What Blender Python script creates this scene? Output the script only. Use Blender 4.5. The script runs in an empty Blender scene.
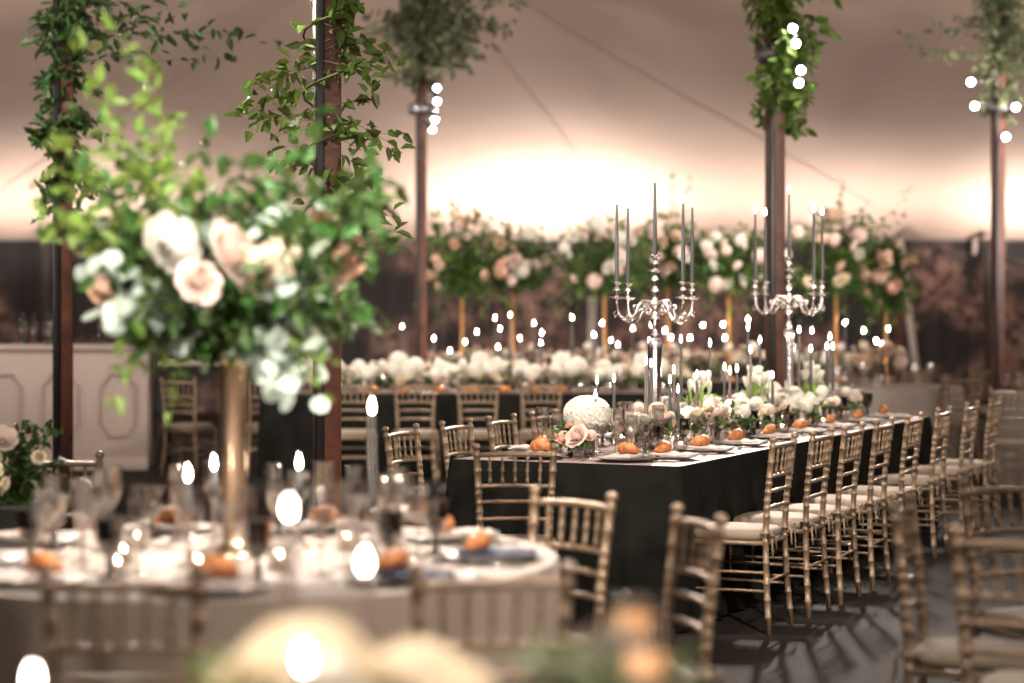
import bpy, math, random
from mathutils import Vector, Matrix
random.seed(7)
C = bpy.context.scene.collection
PI = math.pi
F = 2000.0          # focal length in pixels of the 1024-wide frame
CAMZ = 1.466
HY = 318.0          # horizon row

def at(px, py, Y):  # world point seen at a pixel, at distance Y
    return Vector(((px - 512) * Y / F, Y, CAMZ - (py - HY) * Y / F))

# ------------------------------------------------------------------ materials
def nodes(name):
    m = bpy.data.materials.new(name); m.use_nodes = True
    nt = m.node_tree
    return m, nt, nt.nodes['Principled BSDF']

def mat(name, col, rough=.5, metal=0, var=0, scale=20, bump=0, bscale=80, sheen=0, island=0, trans=0, spec=.5, col2=None, sub=0):
    m, nt, b = nodes(name)
    N = nt.nodes; L = nt.links
    b.inputs['Base Color'].default_value = (*col, 1)
    b.inputs['Roughness'].default_value = rough
    b.inputs['Metallic'].default_value = metal
    b.inputs['Specular IOR Level'].default_value = spec
    if sheen:
        b.inputs['Sheen Weight'].default_value = sheen
        b.inputs['Sheen Roughness'].default_value = .4
    tc = N.new('ShaderNodeTexCoord')
    src = None
    if var or col2:
        nz = N.new('ShaderNodeTexNoise'); nz.inputs['Scale'].default_value = scale
        nz.inputs['Detail'].default_value = 4
        L.new(tc.outputs['Object'], nz.inputs['Vector'])
        mx = N.new('ShaderNodeMix'); mx.data_type = 'RGBA'
        c2 = col2 or tuple(max(0, c * (1 - var)) for c in col)
        mx.inputs[6].default_value = (*col, 1); mx.inputs[7].default_value = (*c2, 1)
        rp = N.new('ShaderNodeMapRange'); rp.inputs[1].default_value = .30; rp.inputs[2].default_value = .65
        L.new(nz.outputs['Fac'], rp.inputs[0]); L.new(rp.outputs[0], mx.inputs[0])
        src = mx.outputs[2]
    if island:
        g = N.new('ShaderNodeNewGeometry')
        hs = N.new('ShaderNodeHueSaturation')
        mr = N.new('ShaderNodeMapRange'); mr.inputs[3].default_value = 1 - island; mr.inputs[4].default_value = 1 + island
        L.new(g.outputs['Random Per Island'], mr.inputs[0]); L.new(mr.outputs[0], hs.inputs['Value'])
        mh = N.new('ShaderNodeMapRange'); mh.inputs[3].default_value = .5 - island * .06; mh.inputs[4].default_value = .5 + island * .05
        L.new(g.outputs['Random Per Island'], mh.inputs[0]); L.new(mh.outputs[0], hs.inputs['Hue'])
        if src: L.new(src, hs.inputs['Color'])
        else: hs.inputs['Color'].default_value = (*col, 1)
        src = hs.outputs[0]
    if src: L.new(src, b.inputs['Base Color'])
    if bump:
        n2 = N.new('ShaderNodeTexNoise'); n2.inputs['Scale'].default_value = bscale
        L.new(tc.outputs['Object'], n2.inputs['Vector'])
        bp = N.new('ShaderNodeBump'); bp.inputs['Strength'].default_value = bump; bp.inputs['Distance'].default_value = .01
        L.new(n2.outputs['Fac'], bp.inputs['Height']); L.new(bp.outputs[0], b.inputs['Normal'])
    if trans:   # thin leaf/petal translucency
        tr = N.new('ShaderNodeBsdfTranslucent')
        if src: L.new(src, tr.inputs['Color'])
        else: tr.inputs['Color'].default_value = (*col, 1)
        ms = N.new('ShaderNodeMixShader'); ms.inputs[0].default_value = trans
        L.new(b.outputs[0], ms.inputs[1]); L.new(tr.outputs[0], ms.inputs[2])
        L.new(ms.outputs[0], N['Material Output'].inputs[0])
    return m

def glass(name, tint, gloss=.5, rough=.03, haze=0):
    m, nt, b = nodes(name); N = nt.nodes; L = nt.links
    tr = N.new('ShaderNodeBsdfTransparent'); tr.inputs[0].default_value = (*tint, 1)
    gl = N.new('ShaderNodeBsdfGlossy'); gl.inputs['Roughness'].default_value = rough
    gl.inputs['Color'].default_value = (1, .97, .95, 1)
    lw = N.new('ShaderNodeLayerWeight'); lw.inputs['Blend'].default_value = .32
    mr = N.new('ShaderNodeMapRange'); mr.inputs[3].default_value = .05 + haze; mr.inputs[4].default_value = gloss
    L.new(lw.outputs['Facing'], mr.inputs[0])
    ms = N.new('ShaderNodeMixShader'); L.new(mr.outputs[0], ms.inputs[0])
    L.new(tr.outputs[0], ms.inputs[1]); L.new(gl.outputs[0], ms.inputs[2])
    L.new(ms.outputs[0], N['Material Output'].inputs[0])
    return m

def emit(name, col, s):
    m = bpy.data.materials.new(name); m.use_nodes = True
    nt = m.node_tree; nt.nodes.remove(nt.nodes['Principled BSDF'])
    e = nt.nodes.new('ShaderNodeEmission'); e.inputs[0].default_value = (*col, 1); e.inputs[1].default_value = s
    nt.links.new(e.outputs[0], nt.nodes['Material Output'].inputs[0])
    return m

M = dict(
    chair=mat('champagne_gold_paint', (.30, .21, .135), .38, .25, .35, 30, .15, 120),
    cushion=mat('ivory_cushion', (.25, .20, .15), .8, 0, .12, 12, .15, 200),
    dark=mat('charcoal_velvet', (.015, .0145, .012), .9, 0, .5, 5, .2, 60, spec=.05),
    top=mat('mauve_table_sheen', (.25, .19, .165), .6, 0, .15, 9, .2, 150),  # velvet sheen of the tabletop put into a flat mauve colour
    greige=mat('greige_linen', (.27, .215, .17), .75, 0, .12, 6, .25, 90, sheen=.3),
    palegrey=mat('pale_grey_linen', (.33, .29, .25), .8, 0, .12, 6, .2, 60),
    bark=mat('stained_timber', (.16, .055, .030), .5, 0, .6, 9, .35, 40),
    black=mat('black_cable', (.012, .012, .013), .4),
    steel=mat('grey_steel', (.25, .25, .27), .35, .8),
    wood=mat('plain_table_wood', (.2, .13, .08), .6, 0, .3, 12),
    silver=mat('polished_silver', (.92, .87, .84), .2, 1, bump=.1, bscale=90),
    gold=mat('brushed_gold', (.86, .62, .42), .27, 1, bump=.1, bscale=60),
    goldpaint=mat('antique_gold', (.65, .33, .12), .4, .6, .3, 20),
    wax=mat('grey_taper_wax', (.075, .075, .075), .35, 0, .1, 30),
    waxwarm=mat('taupe_taper_wax', (.19, .145, .13), .4, 0, .1, 30),
    flame=emit('candle_flame', (1, .88, .74), 60),
    bulb=emit('spot_bulb', (1, .95, .86), 60),
    clear=glass('clear_glass', (.88, .86, .84), 1.0, .08, .14),
    smoke=glass('smoked_glass', (.13, .12, .10), 1.0, .08, .14),
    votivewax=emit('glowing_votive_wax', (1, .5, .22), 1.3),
    bread=mat('baked_crust', (.60, .22, .06), .45, 0, .55, 30, .4, 60, col2=(.26, .085, .025)),
    plate=mat('dark_rimmed_plate', (.10, .09, .085), .3),
    china=mat('white_china', (.45, .41, .38), .25),
    napkin=mat('pale_napkin', (.42, .37, .34), .85, 0, .12, 15, .2, 120),
    navy=mat('navy_napkin', (.03, .035, .07), .8, 0, .2, 15, .2, 120),
    cutlery=mat('steel_cutlery', (.8, .78, .76), .2, 1),
    white=mat('white_petal', (.85, .82, .74), .6, 0, .08, 10, trans=.25, island=.06),
    cream=mat('cream_petal', (.86, .75, .56), .6, 0, .12, 10, trans=.25, island=.08),
    blush=mat('blush_petal', (.86, .69, .61), .6, 0, .15, 10, trans=.25, island=.08),
    peach=mat('peach_petal', (.82, .52, .38), .6, 0, .2, 10, trans=.25, island=.08),
    tan=mat('beige_petal', (.62, .44, .31), .6, 0, .2, 10, trans=.2, island=.1),
    green=mat('fresh_leaf', (.12, .19, .035), .45, 0, trans=.3, island=.55),
    deep=mat('deep_green_leaf', (.05, .11, .025), .4, 0, trans=.2, island=.6),
    bright=mat('bright_green_leaf', (.15, .235, .045), .45, 0, trans=.4, island=.45),
    olive=mat('grey_green_leaf', (.17, .20, .11), .5, 0, trans=.2, island=.5),
    euca=mat('silver_eucalyptus_leaf', (.42, .52, .45), .55, 0, trans=.2, island=.25),
    stem=mat('leaf_stem', (.09, .08, .03), .6),
    tulipstem=mat('tulip_stem', (.3, .48, .08), .5, 0, trans=.2),
    bar=mat('painted_bar_front', (.50, .41, .36), .5, 0, .08, 3),
    barline=mat('bar_moulding', (.38, .30, .25), .5),
    brickpost=mat('dark_post', (.03, .025, .022), .6),
    rope=mat('white_rope', (.55, .5, .48), .7),
    bottle=glass('green_bottle_glass', (.10, .30, .10), .6, .05, .05),
    amber=glass('amber_bottle_glass', (.5, .22, .04), .6, .05, .05),
    soil=mat('dark_urn', (.02, .022, .018), .6),
    ribbon=mat('cushion_tie', (.20, .15, .10), .8),
)

# ------------------------------------------------------------------ mesh builder
class MB:
    def __init__(s): s.v = []; s.f = []; s.sm = []
    def add(s, v, f, smooth=True):
        o = len(s.v); s.v += [tuple(p) for p in v]
        s.f += [tuple(i + o for i in q) for q in f]; s.sm += [smooth] * len(f); return s
    def box(s, c, d, rz=0, bev=0):
        x, y, z = d[0] / 2, d[1] / 2, d[2] / 2
        if bev <= 0:
            v = [(a * x, b * y, e * z) for a in (-1, 1) for b in (-1, 1) for e in (-1, 1)]
            f = [(0, 1, 3, 2), (4, 6, 7, 5), (0, 4, 5, 1), (2, 3, 7, 6), (0, 2, 6, 4), (1, 5, 7, 3)]
        else:
            v = []; f = []
            ring = []
            for sx, sy, a0 in ((1, 1, 0), (-1, 1, 90), (-1, -1, 180), (1, -1, 270)):
                for k in range(4):
                    a = math.radians(a0 + k * 30)
                    ring.append((sx * (x - bev) + bev * math.cos(a), sy * (y - bev) + bev * math.sin(a)))
            n = len(ring); bz = min(bev, z * .9)
            lv = [(-z, .0), (-z + bz * .3, .55), (-z + bz, 1), (z - bz, 1), (z - bz * .3, .55), (z, 0)]
            for zz, k in lv:
                ins = (1 - k) * bev * .6
                for px, py in ring:
                    v.append((px - math.copysign(min(ins, abs(px)), px), py - math.copysign(min(ins, abs(py)), py), zz))
            for j in range(len(lv) - 1):
                for i in range(n):
                    f.append((j * n + i, j * n + (i + 1) % n, (j + 1) * n + (i + 1) % n, (j + 1) * n + i))
            f.append(tuple(range(n - 1, -1, -1))); f.append(tuple((len(lv) - 1) * n + i for i in range(n)))
        cr, sr = math.cos(rz), math.sin(rz)
        v = [(p[0] * cr - p[1] * sr + c[0], p[0] * sr + p[1] * cr + c[1], p[2] + c[2]) for p in v]
        return s.add(v, f, bev > 0)
    def lathe(s, prof, n=16, c=(0, 0, 0), smooth=True, caps=False, flute=0, nf=0):
        v = []; f = []
        for r, z in prof:
            for i in range(n):
                a = 2 * PI * i / n
                rr = r * (1 + (flute * math.cos(nf * a) if nf else 0))
                v.append((c[0] + rr * math.cos(a), c[1] + rr * math.sin(a), c[2] + z))
        for j in range(len(prof) - 1):
            for i in range(n):
                f.append((j * n + i, j * n + (i + 1) % n, (j + 1) * n + (i + 1) % n, (j + 1) * n + i))
        if caps:
            f.append(tuple(range(n - 1, -1, -1))); f.append(tuple((len(prof) - 1) * n + i for i in range(n)))
        return s.add(v, f, smooth)
    def tube(s, pts, rad, n=8, smooth=True, caps=True):
        pts = [Vector(p) for p in pts]
        if not isinstance(rad, (list, tuple)): rad = [rad] * len(pts)
        v = []; f = []
        t0 = (pts[1] - pts[0]).normalized()
        u = t0.orthogonal().normalized()
        for k, p in enumerate(pts):
            t = (pts[min(k + 1, len(pts) - 1)] - pts[max(k - 1, 0)]).normalized()
            u = (u - t * u.dot(t))
            if u.length < 1e-5: u = t.orthogonal()
            u.normalize(); w = t.cross(u)
            for i in range(n):
                a = 2 * PI * i / n
                v.append(p + (u * math.cos(a) + w * math.sin(a)) * rad[k])
        for j in range(len(pts) - 1):
            for i in range(n):
                f.append((j * n + i, j * n + (i + 1) % n, (j + 1) * n + (i + 1) % n, (j + 1) * n + i))
        if caps:
            f.append(tuple(range(n - 1, -1, -1))); f.append(tuple((len(pts) - 1) * n + i for i in range(n)))
        return s.add(v, f, smooth)
    def leaf(s, p, d, nrm, L, W):
        d = Vector(d).normalized(); nrm = Vector(nrm); w = d.cross(nrm)
        if w.length < 1e-4: w = d.orthogonal()
        w.normalize(); nn = w.cross(d)
        p = Vector(p); h = W * .35
        v = [p, p + d * L * .3 - w * W * .45 + nn * h * .6, p + d * L * .68 - w * W * .36 + nn * h * .5 - nn * L * .04, p + d * L - nn * L * .18,
             p + d * L * .68 + w * W * .36 + nn * h * .5 - nn * L * .04, p + d * L * .3 + w * W * .45 + nn * h * .6]
        return s.add(v, [(0, 1, 2, 3), (0, 3, 4, 5)], False)
    def disc(s, p, nrm, r):
        nrm = Vector(nrm).normalized(); u = nrm.orthogonal().normalized(); w = nrm.cross(u); p = Vector(p)
        v = [p + (u * math.cos(a * PI / 4) + w * math.sin(a * PI / 4)) * r for a in range(8)]
        return s.add(v, [tuple(range(8))], False)
    def data(s, name, m):
        me = bpy.data.meshes.new(name); me.from_pydata(s.v, [], s.f)
        me.polygons.foreach_set('use_smooth', s.sm); me.materials.append(m); me.update()
        return me
    def build(s, name, m, parent=None, loc=(0, 0, 0), rz=0):
        return link(name, s.data(name, m), parent, loc, rz)

def link(name, data, parent=None, loc=(0, 0, 0), rz=0):
    o = bpy.data.objects.new(name, data); C.objects.link(o)
    o.location = loc; o.rotation_euler = (0, 0, rz)
    if parent: o.parent = parent
    return o
def tag(o, label, cat, group=None, kind=None):
    o['label'] = label; o['category'] = cat
    if group: o['group'] = group
    if kind: o['kind'] = kind
    return o
def thing(name, label, cat, loc=(0, 0, 0), rz=0, group=None):
    return tag(link(name, None, None, loc, rz), label, cat, group)
def struct(o, label=None):
    o['kind'] = 'structure'
    if label: o['label'] = label
    return o
def copy_tree(o, parent=None):
    c = o.copy(); C.objects.link(c); c.parent = parent
    for ch in o.children: copy_tree(ch, c)
    return c
class Proto:    # first use moves the original, later uses copy it
    def __init__(s, make): s.make = make; s.o = None
    def __call__(s, loc, rz, label, cat, group=None, sc=1):
        if s.o is None: s.o = s.make(); o = s.o
        else: o = copy_tree(s.o)
        o.location = loc; o.rotation_euler = (0, 0, rz)
        o.scale = (sc, sc, sc)
        if 'group' in o: del o['group']
        return tag(o, label, cat, group)
def face(dx, dy): return math.atan2(-dx, dy)   # rz so that local +Y looks along (dx, dy)
def rnd(a, b): return random.uniform(a, b)
def rvec():
    while 1:
        v = Vector((rnd(-1, 1), rnd(-1, 1), rnd(-1, 1)))
        if .05 < v.length < 1: return v.normalized()
ORD = ['first', 'second', 'third', 'fourth', 'fifth', 'sixth', 'seventh', 'eighth', 'ninth', 'tenth', 'eleventh', 'twelfth', 'thirteenth', 'fourteenth', 'fifteenth', 'sixteenth']

# ------------------------------------------------------------------ camera
cam = bpy.data.cameras.new('camera'); co = bpy.data.objects.new('camera', cam); C.objects.link(co)
co.location = (0, 0, CAMZ); co.rotation_euler = (PI / 2, 0, 0)
cam.sensor_width = 36; cam.lens = F / 1024 * 36
cam.shift_y = -(341.5 - HY) / 1024
cam.dof.use_dof = True; cam.dof.focus_distance = 9.9; cam.dof.aperture_fstop = 1.25
cam.clip_end = 200
bpy.context.scene.camera = co

# ------------------------------------------------------------------ tent
WY = 31.0
EH = 2.68
PX, PY = -1.30, 23.3
def H(x, y):
    d = max(WY - y, 0)
    h = EH + 3.6 * (1 - math.exp(-d / 7))
    r = math.hypot(x - PX, y - PY)
    h += 1.3 * math.exp(-r / 2.6) * min(1, d / 3)
    a = math.atan2(x - PX, y - PY)
    h += -.045 * math.sin(a * 8) ** 2 * min(1, r / 4) * min(1, d / 1.5)
    return h
nx, ny = 240, 150
g = MB(); vs = []
for j in range(ny + 1):
    y = -4 + (WY + 4) * (j / ny) ** .8
    for i in range(nx + 1):
        x = -15 + 30 * i / nx
        vs.append((x, y, H(x, y)))
fs = [(j * (nx + 1) + i, j * (nx + 1) + i + 1, (j + 1) * (nx + 1) + i + 1, (j + 1) * (nx + 1) + i) for j in range(ny) for i in range(nx)]
g.add(vs, fs)
ceil_mat = mat('tent_fabric', (.62, .47, .385), .8, 0, .05, 1.2, .1, 4)
ceiling = struct(g.build('ceiling', ceil_mat), 'pale draped fabric ceiling of the tent')
seam_mat = mat('tent_seam', (.58, .44, .36), .8)
for k in range(16):
    a = PI * k / 8 + (0 if k != 3 else 0)
    pts = []
    for q in range(2, 70):
        r = q * .25
        x, y = PX + math.sin(a) * r, PY + math.cos(a) * r
        if y > WY - .05 or abs(x) > 14.8 or y < -3.5: break
        pts.append((x, y, H(x, y) - .015))
    if len(pts) > 3:
        m = MB(); v = []; 
        sx, sy = math.cos(a) * .014, -math.sin(a) * .014
        for p in pts:
            v += [(p[0] - sx, p[1] - sy, p[2] + .005), (p[0], p[1], p[2] - .008), (p[0] + sx, p[1] + sy, p[2] + .005)]
        f = []
        for i in range(len(pts) - 1):
            f += [(3 * i, 3 * i + 1, 3 * i + 4, 3 * i + 3), (3 * i + 1, 3 * i + 2, 3 * i + 5, 3 * i + 4)]
        m.add(v, f).build('seam', seam_mat, ceiling)

# dark back wall with mottled rosy patches
wm, nt, b = nodes('mottled_drape'); N = nt.nodes; L = nt.links
tc = N.new('ShaderNodeTexCoord')
n1 = N.new('ShaderNodeTexNoise'); n1.inputs['Scale'].default_value = .75; n1.inputs['Detail'].default_value = 2
n2 = N.new('ShaderNodeTexNoise'); n2.inputs['Scale'].default_value = 5; n2.inputs['Detail'].default_value = 6; n2.inputs['Roughness'].default_value = .7
mp = N.new('ShaderNodeMapping'); mp.inputs['Location'].default_value = (3.3, 0, 1.7)
L.new(tc.outputs['Object'], mp.inputs[0]); L.new(mp.outputs[0], n1.inputs['Vector']); L.new(tc.outputs['Object'], n2.inputs['Vector'])
r1 = N.new('ShaderNodeMapRange'); r1.inputs[1].default_value = .45; r1.inputs[2].default_value = .62
r2 = N.new('ShaderNodeMapRange'); r2.inputs[1].default_value = .40; r2.inputs[2].default_value = .62
L.new(n1.outputs['Fac'], r1.inputs[0]); L.new(n2.outputs['Fac'], r2.inputs[0])
mu = N.new('ShaderNodeMath'); mu.operation = 'MULTIPLY'; L.new(r1.outputs[0], mu.inputs[0]); L.new(r2.outputs[0], mu.inputs[1])
mx = N.new('ShaderNodeMix'); mx.data_type = 'RGBA'
mx.inputs[6].default_value = (.028, .026, .028, 1); mx.inputs[7].default_value = (.42, .26, .22, 1)
L.new(mu.outputs[0], mx.inputs[0]); L.new(mx.outputs[2], b.inputs['Base Color']); b.inputs['Roughness'].default_value = .8
g = MB(); v = []; f = []
n = 520
for i in range(n + 1):
    x = -15 + 30 * i / n
    off = .03 * math.sin(x * 17) + .02 * math.sin(x * 31 + 1)
    for z in (0, .9, 1.8, EH): v.append((x, WY + .03 + off * (1 - z / 3.2), z))
for i in range(n):
    for k in range(3): f.append((4 * i + k, 4 * i + 4 + k, 4 * i + 5 + k, 4 * i + 1 + k))
struct(g.add(v, f).build('wall_back', wm), 'dark mottled drape wall at the back of the tent')
g = MB().box((-15.03, 13.5, 1.34), (.04, 35, EH)); struct(g.build('wall_left', wm))
g = MB().box((15.03, 13.5, 1.34), (.04, 35, EH)); struct(g.build('wall_right', wm))
g = MB().box((0, WY - .02, EH + .02), (30, .05, .07), bev=.02); struct(g.build('trim_1', M['palegrey']), 'pale hem where ceiling meets dark wall')

# floor
fm, nt, b = nodes('dark_floor_carpet'); N = nt.nodes; L = nt.links
tc = N.new('ShaderNodeTexCoord'); n1 = N.new('ShaderNodeTexNoise'); n1.inputs['Scale'].default_value = 3; n1.inputs['Detail'].default_value = 8
n3 = N.new('ShaderNodeTexNoise'); n3.inputs['Scale'].default_value = 160
L.new(tc.outputs['Object'], n1.inputs['Vector']); L.new(tc.outputs['Object'], n3.inputs['Vector'])
mx = N.new('ShaderNodeMix'); mx.data_type = 'RGBA'; mx.inputs[6].default_value = (.008, .0068, .0062, 1); mx.inputs[7].default_value = (.026, .021, .018, 1)
L.new(n1.outputs['Fac'], mx.inputs[0]); L.new(mx.outputs[2], b.inputs['Base Color']); b.inputs['Roughness'].default_value = .85; b.inputs['Specular IOR Level'].default_value = .15
bp = N.new('ShaderNodeBump'); bp.inputs['Strength'].default_value = .5; bp.inputs['Distance'].default_value = .01
L.new(n3.outputs['Fac'], bp.inputs['Height']); L.new(bp.outputs[0], b.inputs['Normal'])
struct(MB().box((0, 13.5, -.05), (30.2, 35.2, .1)).build('floor', fm), 'dark charcoal carpeted tent floor')

# ------------------------------------------------------------------ chairs
def beads(z0, z1, r, ks):     # radius list along a turned rod
    pts = [z0]; rad = [r]
    for k in ks:
        for dz, q in ((-.0065, 1), (-.0045, 1.14), (0, 1.2), (.0045, 1.14), (.0065, 1)):
            pts.append(k + dz); rad.append(r * q)
    pts.append(z1); rad.append(r)
    return pts, rad
def interp(path, z):
    for (a, b_) in zip(path, path[1:]):
        if a[2] <= z <= b_[2] or b_ is path[-1]:
            k = (z - a[2]) / (b_[2] - a[2]); return tuple(a[i] + (b_[i] - a[i]) * k for i in range(3))
def make_chair():
    t = link('chiavari_chair', None)
    dm = {}
    for sx in (-1, 1):
        path = [(sx * .180, -.222, 0), (sx * .162, -.205, .2), (sx * .150, -.195, .45), (sx * .155, -.205, .62), (sx * .168, -.235, .87), (sx * .171, -.243, .92)]
        zs, rr = beads(0, .885, .0150, (.08, .16, .235, .33, .43, .46, .545, .585, .62, .66, .70, .73, .80, .87))
        rr = [q * (.8 if z < .06 else 1) for q, z in zip(rr, zs)]
        zs += [.892, .896, .904, .912, .918, .921]; rr += [.010, .015, .0195, .018, .011, .003]
        MB().tube([interp(path, z) for z in zs], rr, 10).build('back_post', M['chair'], t)
        path = [(sx * .190, .205, 0), (sx * .185, .190, .2), (sx * .18, .18, .455)]
        zs, rr = beads(0, .43, .014, (.07, .19, .205, .28, .295, .38, .41))
        MB().tube([interp(path, z) for z in zs], rr, 8).build('leg', M['chair'], t)
    def rail(z, r, bow, nm, bd=()):
        w = .150 + (z - .45) * .042; y0 = -.195 - (z - .45) * .093
        pts = []; rad = []
        for k in range(13):
            u = -1 + k / 6
            pts.append((u * w, y0 - bow * (1 - u * u), z + .006 * (1 - u * u))); rad.append(r * (1.0 + (.3 if k in bd else 0)))
        MB().tube(pts, rad, 8).build(nm, M['chair'], t)
    rail(.868, .0115, .022, 'top_rail'); rail(.73, .0095, .018, 'back_rail')
    rail(.66, .0085, .016, 'back_rail', (3, 9)); rail(.585, .0085, .014, 'back_rail', (3, 9))
    for k in range(5):
        u = (k - 2) / 3
        a = Vector((u * .162, -.221 - .018 * (1 - u * u), .733)); c = Vector((u * .167, -.234 - .022 * (1 - u * u), .87))
        ks = [(0, .75), (.14, .85), (.19, 1.4), (.24, .85), (.45, .9), (.5, 1.45), (.55, .9), (.76, .85), (.81, 1.4), (.86, .85), (1, .75)]
        MB().tube([a.lerp(c, q) for q, _ in ks], [.0074 * r for _, r in ks], 8).build('spindle', M['chair'], t)
    fr = MB()
    fr.tube([(-.18, .18, .42), (.18, .18, .42)], .012, 8).tube([(-.15, -.195, .42), (.15, -.195, .42)], .012, 8)
    for sx in (-1, 1): fr.tube([(sx * .18, .18, .42), (sx * .15, -.195, .42)], .012, 8)
    fr.add([(-.17, .17, .425), (.17, .17, .425), (.145, -.19, .425), (-.145, -.19, .425)], [(0, 1, 2, 3)], False)
    fr.build('seat_frame', M['chair'], t)
    # cushion: rounded trapezoid pad
    pad = MB(); v = []; f = []; nn = 32
    lv = [(.430, .90), (.436, .985), (.452, 1.02), (.468, 1.0), (.478, .94), (.483, .80), (.486, .45), (.487, .05)]
    for z, k in lv:
        for i in range(nn):
            a = 2 * PI * i / nn; cx, sy = math.cos(a), math.sin(a)
            e = .45
            ux = math.copysign(abs(cx) ** e, cx); uy = math.copysign(abs(sy) ** e, sy)
            y = uy * .195 * k - .004
            w = .178 + (y / .2) * .018
            v.append((ux * w * k, y, z))
    for j in range(len(lv) - 1):
        for i in range(nn): f.append((j * nn + i, j * nn + (i + 1) % nn, (j + 1) * nn + (i + 1) % nn, (j + 1) * nn + i))
    f.append(tuple(range(nn - 1, -1, -1))); f.append(tuple((len(lv) - 1) * nn + i for i in range(nn)))
    cu = pad.add(v, f).build('cushion', M['cushion'], t)
    for sx in (-1, 1):
        tie = MB()
        x = sx * .15
        tie.tube([(x + .022 * math.cos(a * PI / 4), -.196 + .022 * math.sin(a * PI / 4), .468) for a in range(9)], .005, 5)
        tie.tube([(x, -.218, .468), (x + sx * .03, -.235, .45), (x + sx * .035, -.24, .40), (x + sx * .03, -.24, .36)], .005, 5)
        tie.tube([(x, -.218, .468), (x - sx * .02, -.235, .45), (x - sx * .03, -.24, .39)], .005, 5)
        tie.tube([(x, -.218, .468), (x + sx * .045, -.23, .485), (x + sx * .04, -.235, .455), (x, -.22, .465)], .005, 5)
        tie.build('tie', M['ribbon'], cu)
    for z in (.285, .20):
        for sx in (-1, 1):
            MB().tube([(sx * (.18 + .006), .188, z), (sx * .163, -.21, z)], .0075, 6).build('stretcher', M['chair'], t)
    for z in (.31, .235):
        MB().tube([(-.183, .187, z), (.183, .187, z)], .0075, 6).build('stretcher', M['chair'], t)
    MB().tube([(-.16, -.213, .25), (.16, -.213, .25)], .0075, 6).build('stretcher', M['chair'], t)
    return t
chair = Proto(make_chair)
GC = 'champagne gold chiavari chairs'
def put_chair(x, y, dx, dy, label, group, tilt=None):
    """x, y: middle of the top rail seen in the photograph; (dx, dy): where the sitter would look"""
    l = math.hypot(dx, dy); dx /= l; dy /= l
    return chair((x + dx * .235, y + dy * .235, 0), face(dx, dy), label, 'chair', group)

TH = math.radians(24.5)
D = Vector((math.sin(TH), math.cos(TH), 0)); NR = Vector((math.cos(TH), -math.sin(TH), 0))
O = Vector((.235, 9.55, 0)); TL = 5.2; TOP = .78
def T(t, s, z=TOP): return O + D * t + NR * s + Vector((0, 0, z))
def TX(px, s):      # distance along the long table where column px meets the line at offset s
    k = (px - 512) / F
    a = O + NR * s
    return (k * a.y - a.x) / (D.x - k * D.y)

rt = [.29, .88, 1.36, 1.97, 2.62, 3.55, 4.4, 5.05]
RT = []
for i, t in enumerate(rt):
    p = T(t, [1.01, 1.03, 1.06, 1.07, 1.085, 1.05, 1.05, 1.075][i])
    put_chair(p.x, p.y, -NR.x, -NR.y, 'gold chiavari chair, %s from near end along the right of the long dark table' % ORD[i], 'chairs along the right side of the long dark table')
lt = [.27, .91, 1.49, 2.09, 2.8, 3.5, 4.2, 4.85]
for i, t in enumerate(lt):
    p = T(t, -1.0)
    put_chair(p.x, p.y, NR.x, NR.y, 'gold chiavari chair, %s from near end along the left of the long dark table' % ORD[i], 'chairs along the left side of the long dark table')
put_chair(.013, 8.72, 0, 1, 'gold chiavari chair standing alone before the near end of the long dark table', None)
# around the round table in front
put_chair(-.86, 4.42, .02, 1, 'blurred gold chair back before the round table, at lower left', None)
put_chair(-.045, 4.47, -.12, 1, 'blurred gold chair back before the right rim of the round table', None)
put_chair(.19, 6.38, -.72, -.70, 'gold chair at far right rim of round table, seen over its cloth corner', None)
put_chair(.53, 5.73, -.96, -.28, 'blurred gold chair seen nearly edge-on, between round table and long table', None)
put_chair(1.19, 6.08, .94, -.34, 'gold chair facing right, nearly edge-on, leftmost of the three front right chairs', None)
put_chair(1.68, 6.87, .5, -.86, 'farther gold chair at the right edge with its five-spindle back to the frame', None)
put_chair(1.32, 5.2, .5, .86, 'nearest gold chair at the right edge, its post blurred, overlapping the one behind', None)
put_chair(-1.84, 8.1, .35, -.93, 'gold chair before the white bar, left of the tall gold vase', None)

# ------------------------------------------------------------------ tables
def skirt_loop(hx, hy, cr, n):
    """rounded rectangle outline, n points, with outward normals"""
    segs = []
    per = 0
    pts = []
    def arc(cx, cy, a0):
        for k in range(9):
            a = a0 + PI / 2 * k / 8; pts.append((cx + cr * math.cos(a), cy + cr * math.sin(a)))
    arc(hx - cr, hy - cr, 0); arc(-hx + cr, hy - cr, PI / 2); arc(-hx + cr, -hy + cr, PI); arc(hx - cr, -hy + cr, 1.5 * PI)
    pts.append(pts[0])
    L_ = [0]
    for a, b_ in zip(pts, pts[1:]): L_.append(L_[-1] + math.hypot(b_[0] - a[0], b_[1] - a[1]))
    out = []; j = 0
    for i in range(n):
        q = L_[-1] * i / n
        while L_[j + 1] < q: j += 1
        k = (q - L_[j]) / max(L_[j + 1] - L_[j], 1e-9)
        x = pts[j][0] + (pts[j + 1][0] - pts[j][0]) * k; y = pts[j][1] + (pts[j + 1][1] - pts[j][1]) * k
        tx, ty = pts[j + 1][0] - pts[j][0], pts[j + 1][1] - pts[j][1]; l = math.hypot(tx, ty) or 1
        out.append((x, y, ty / l, -tx / l, q))
    return out
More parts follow.
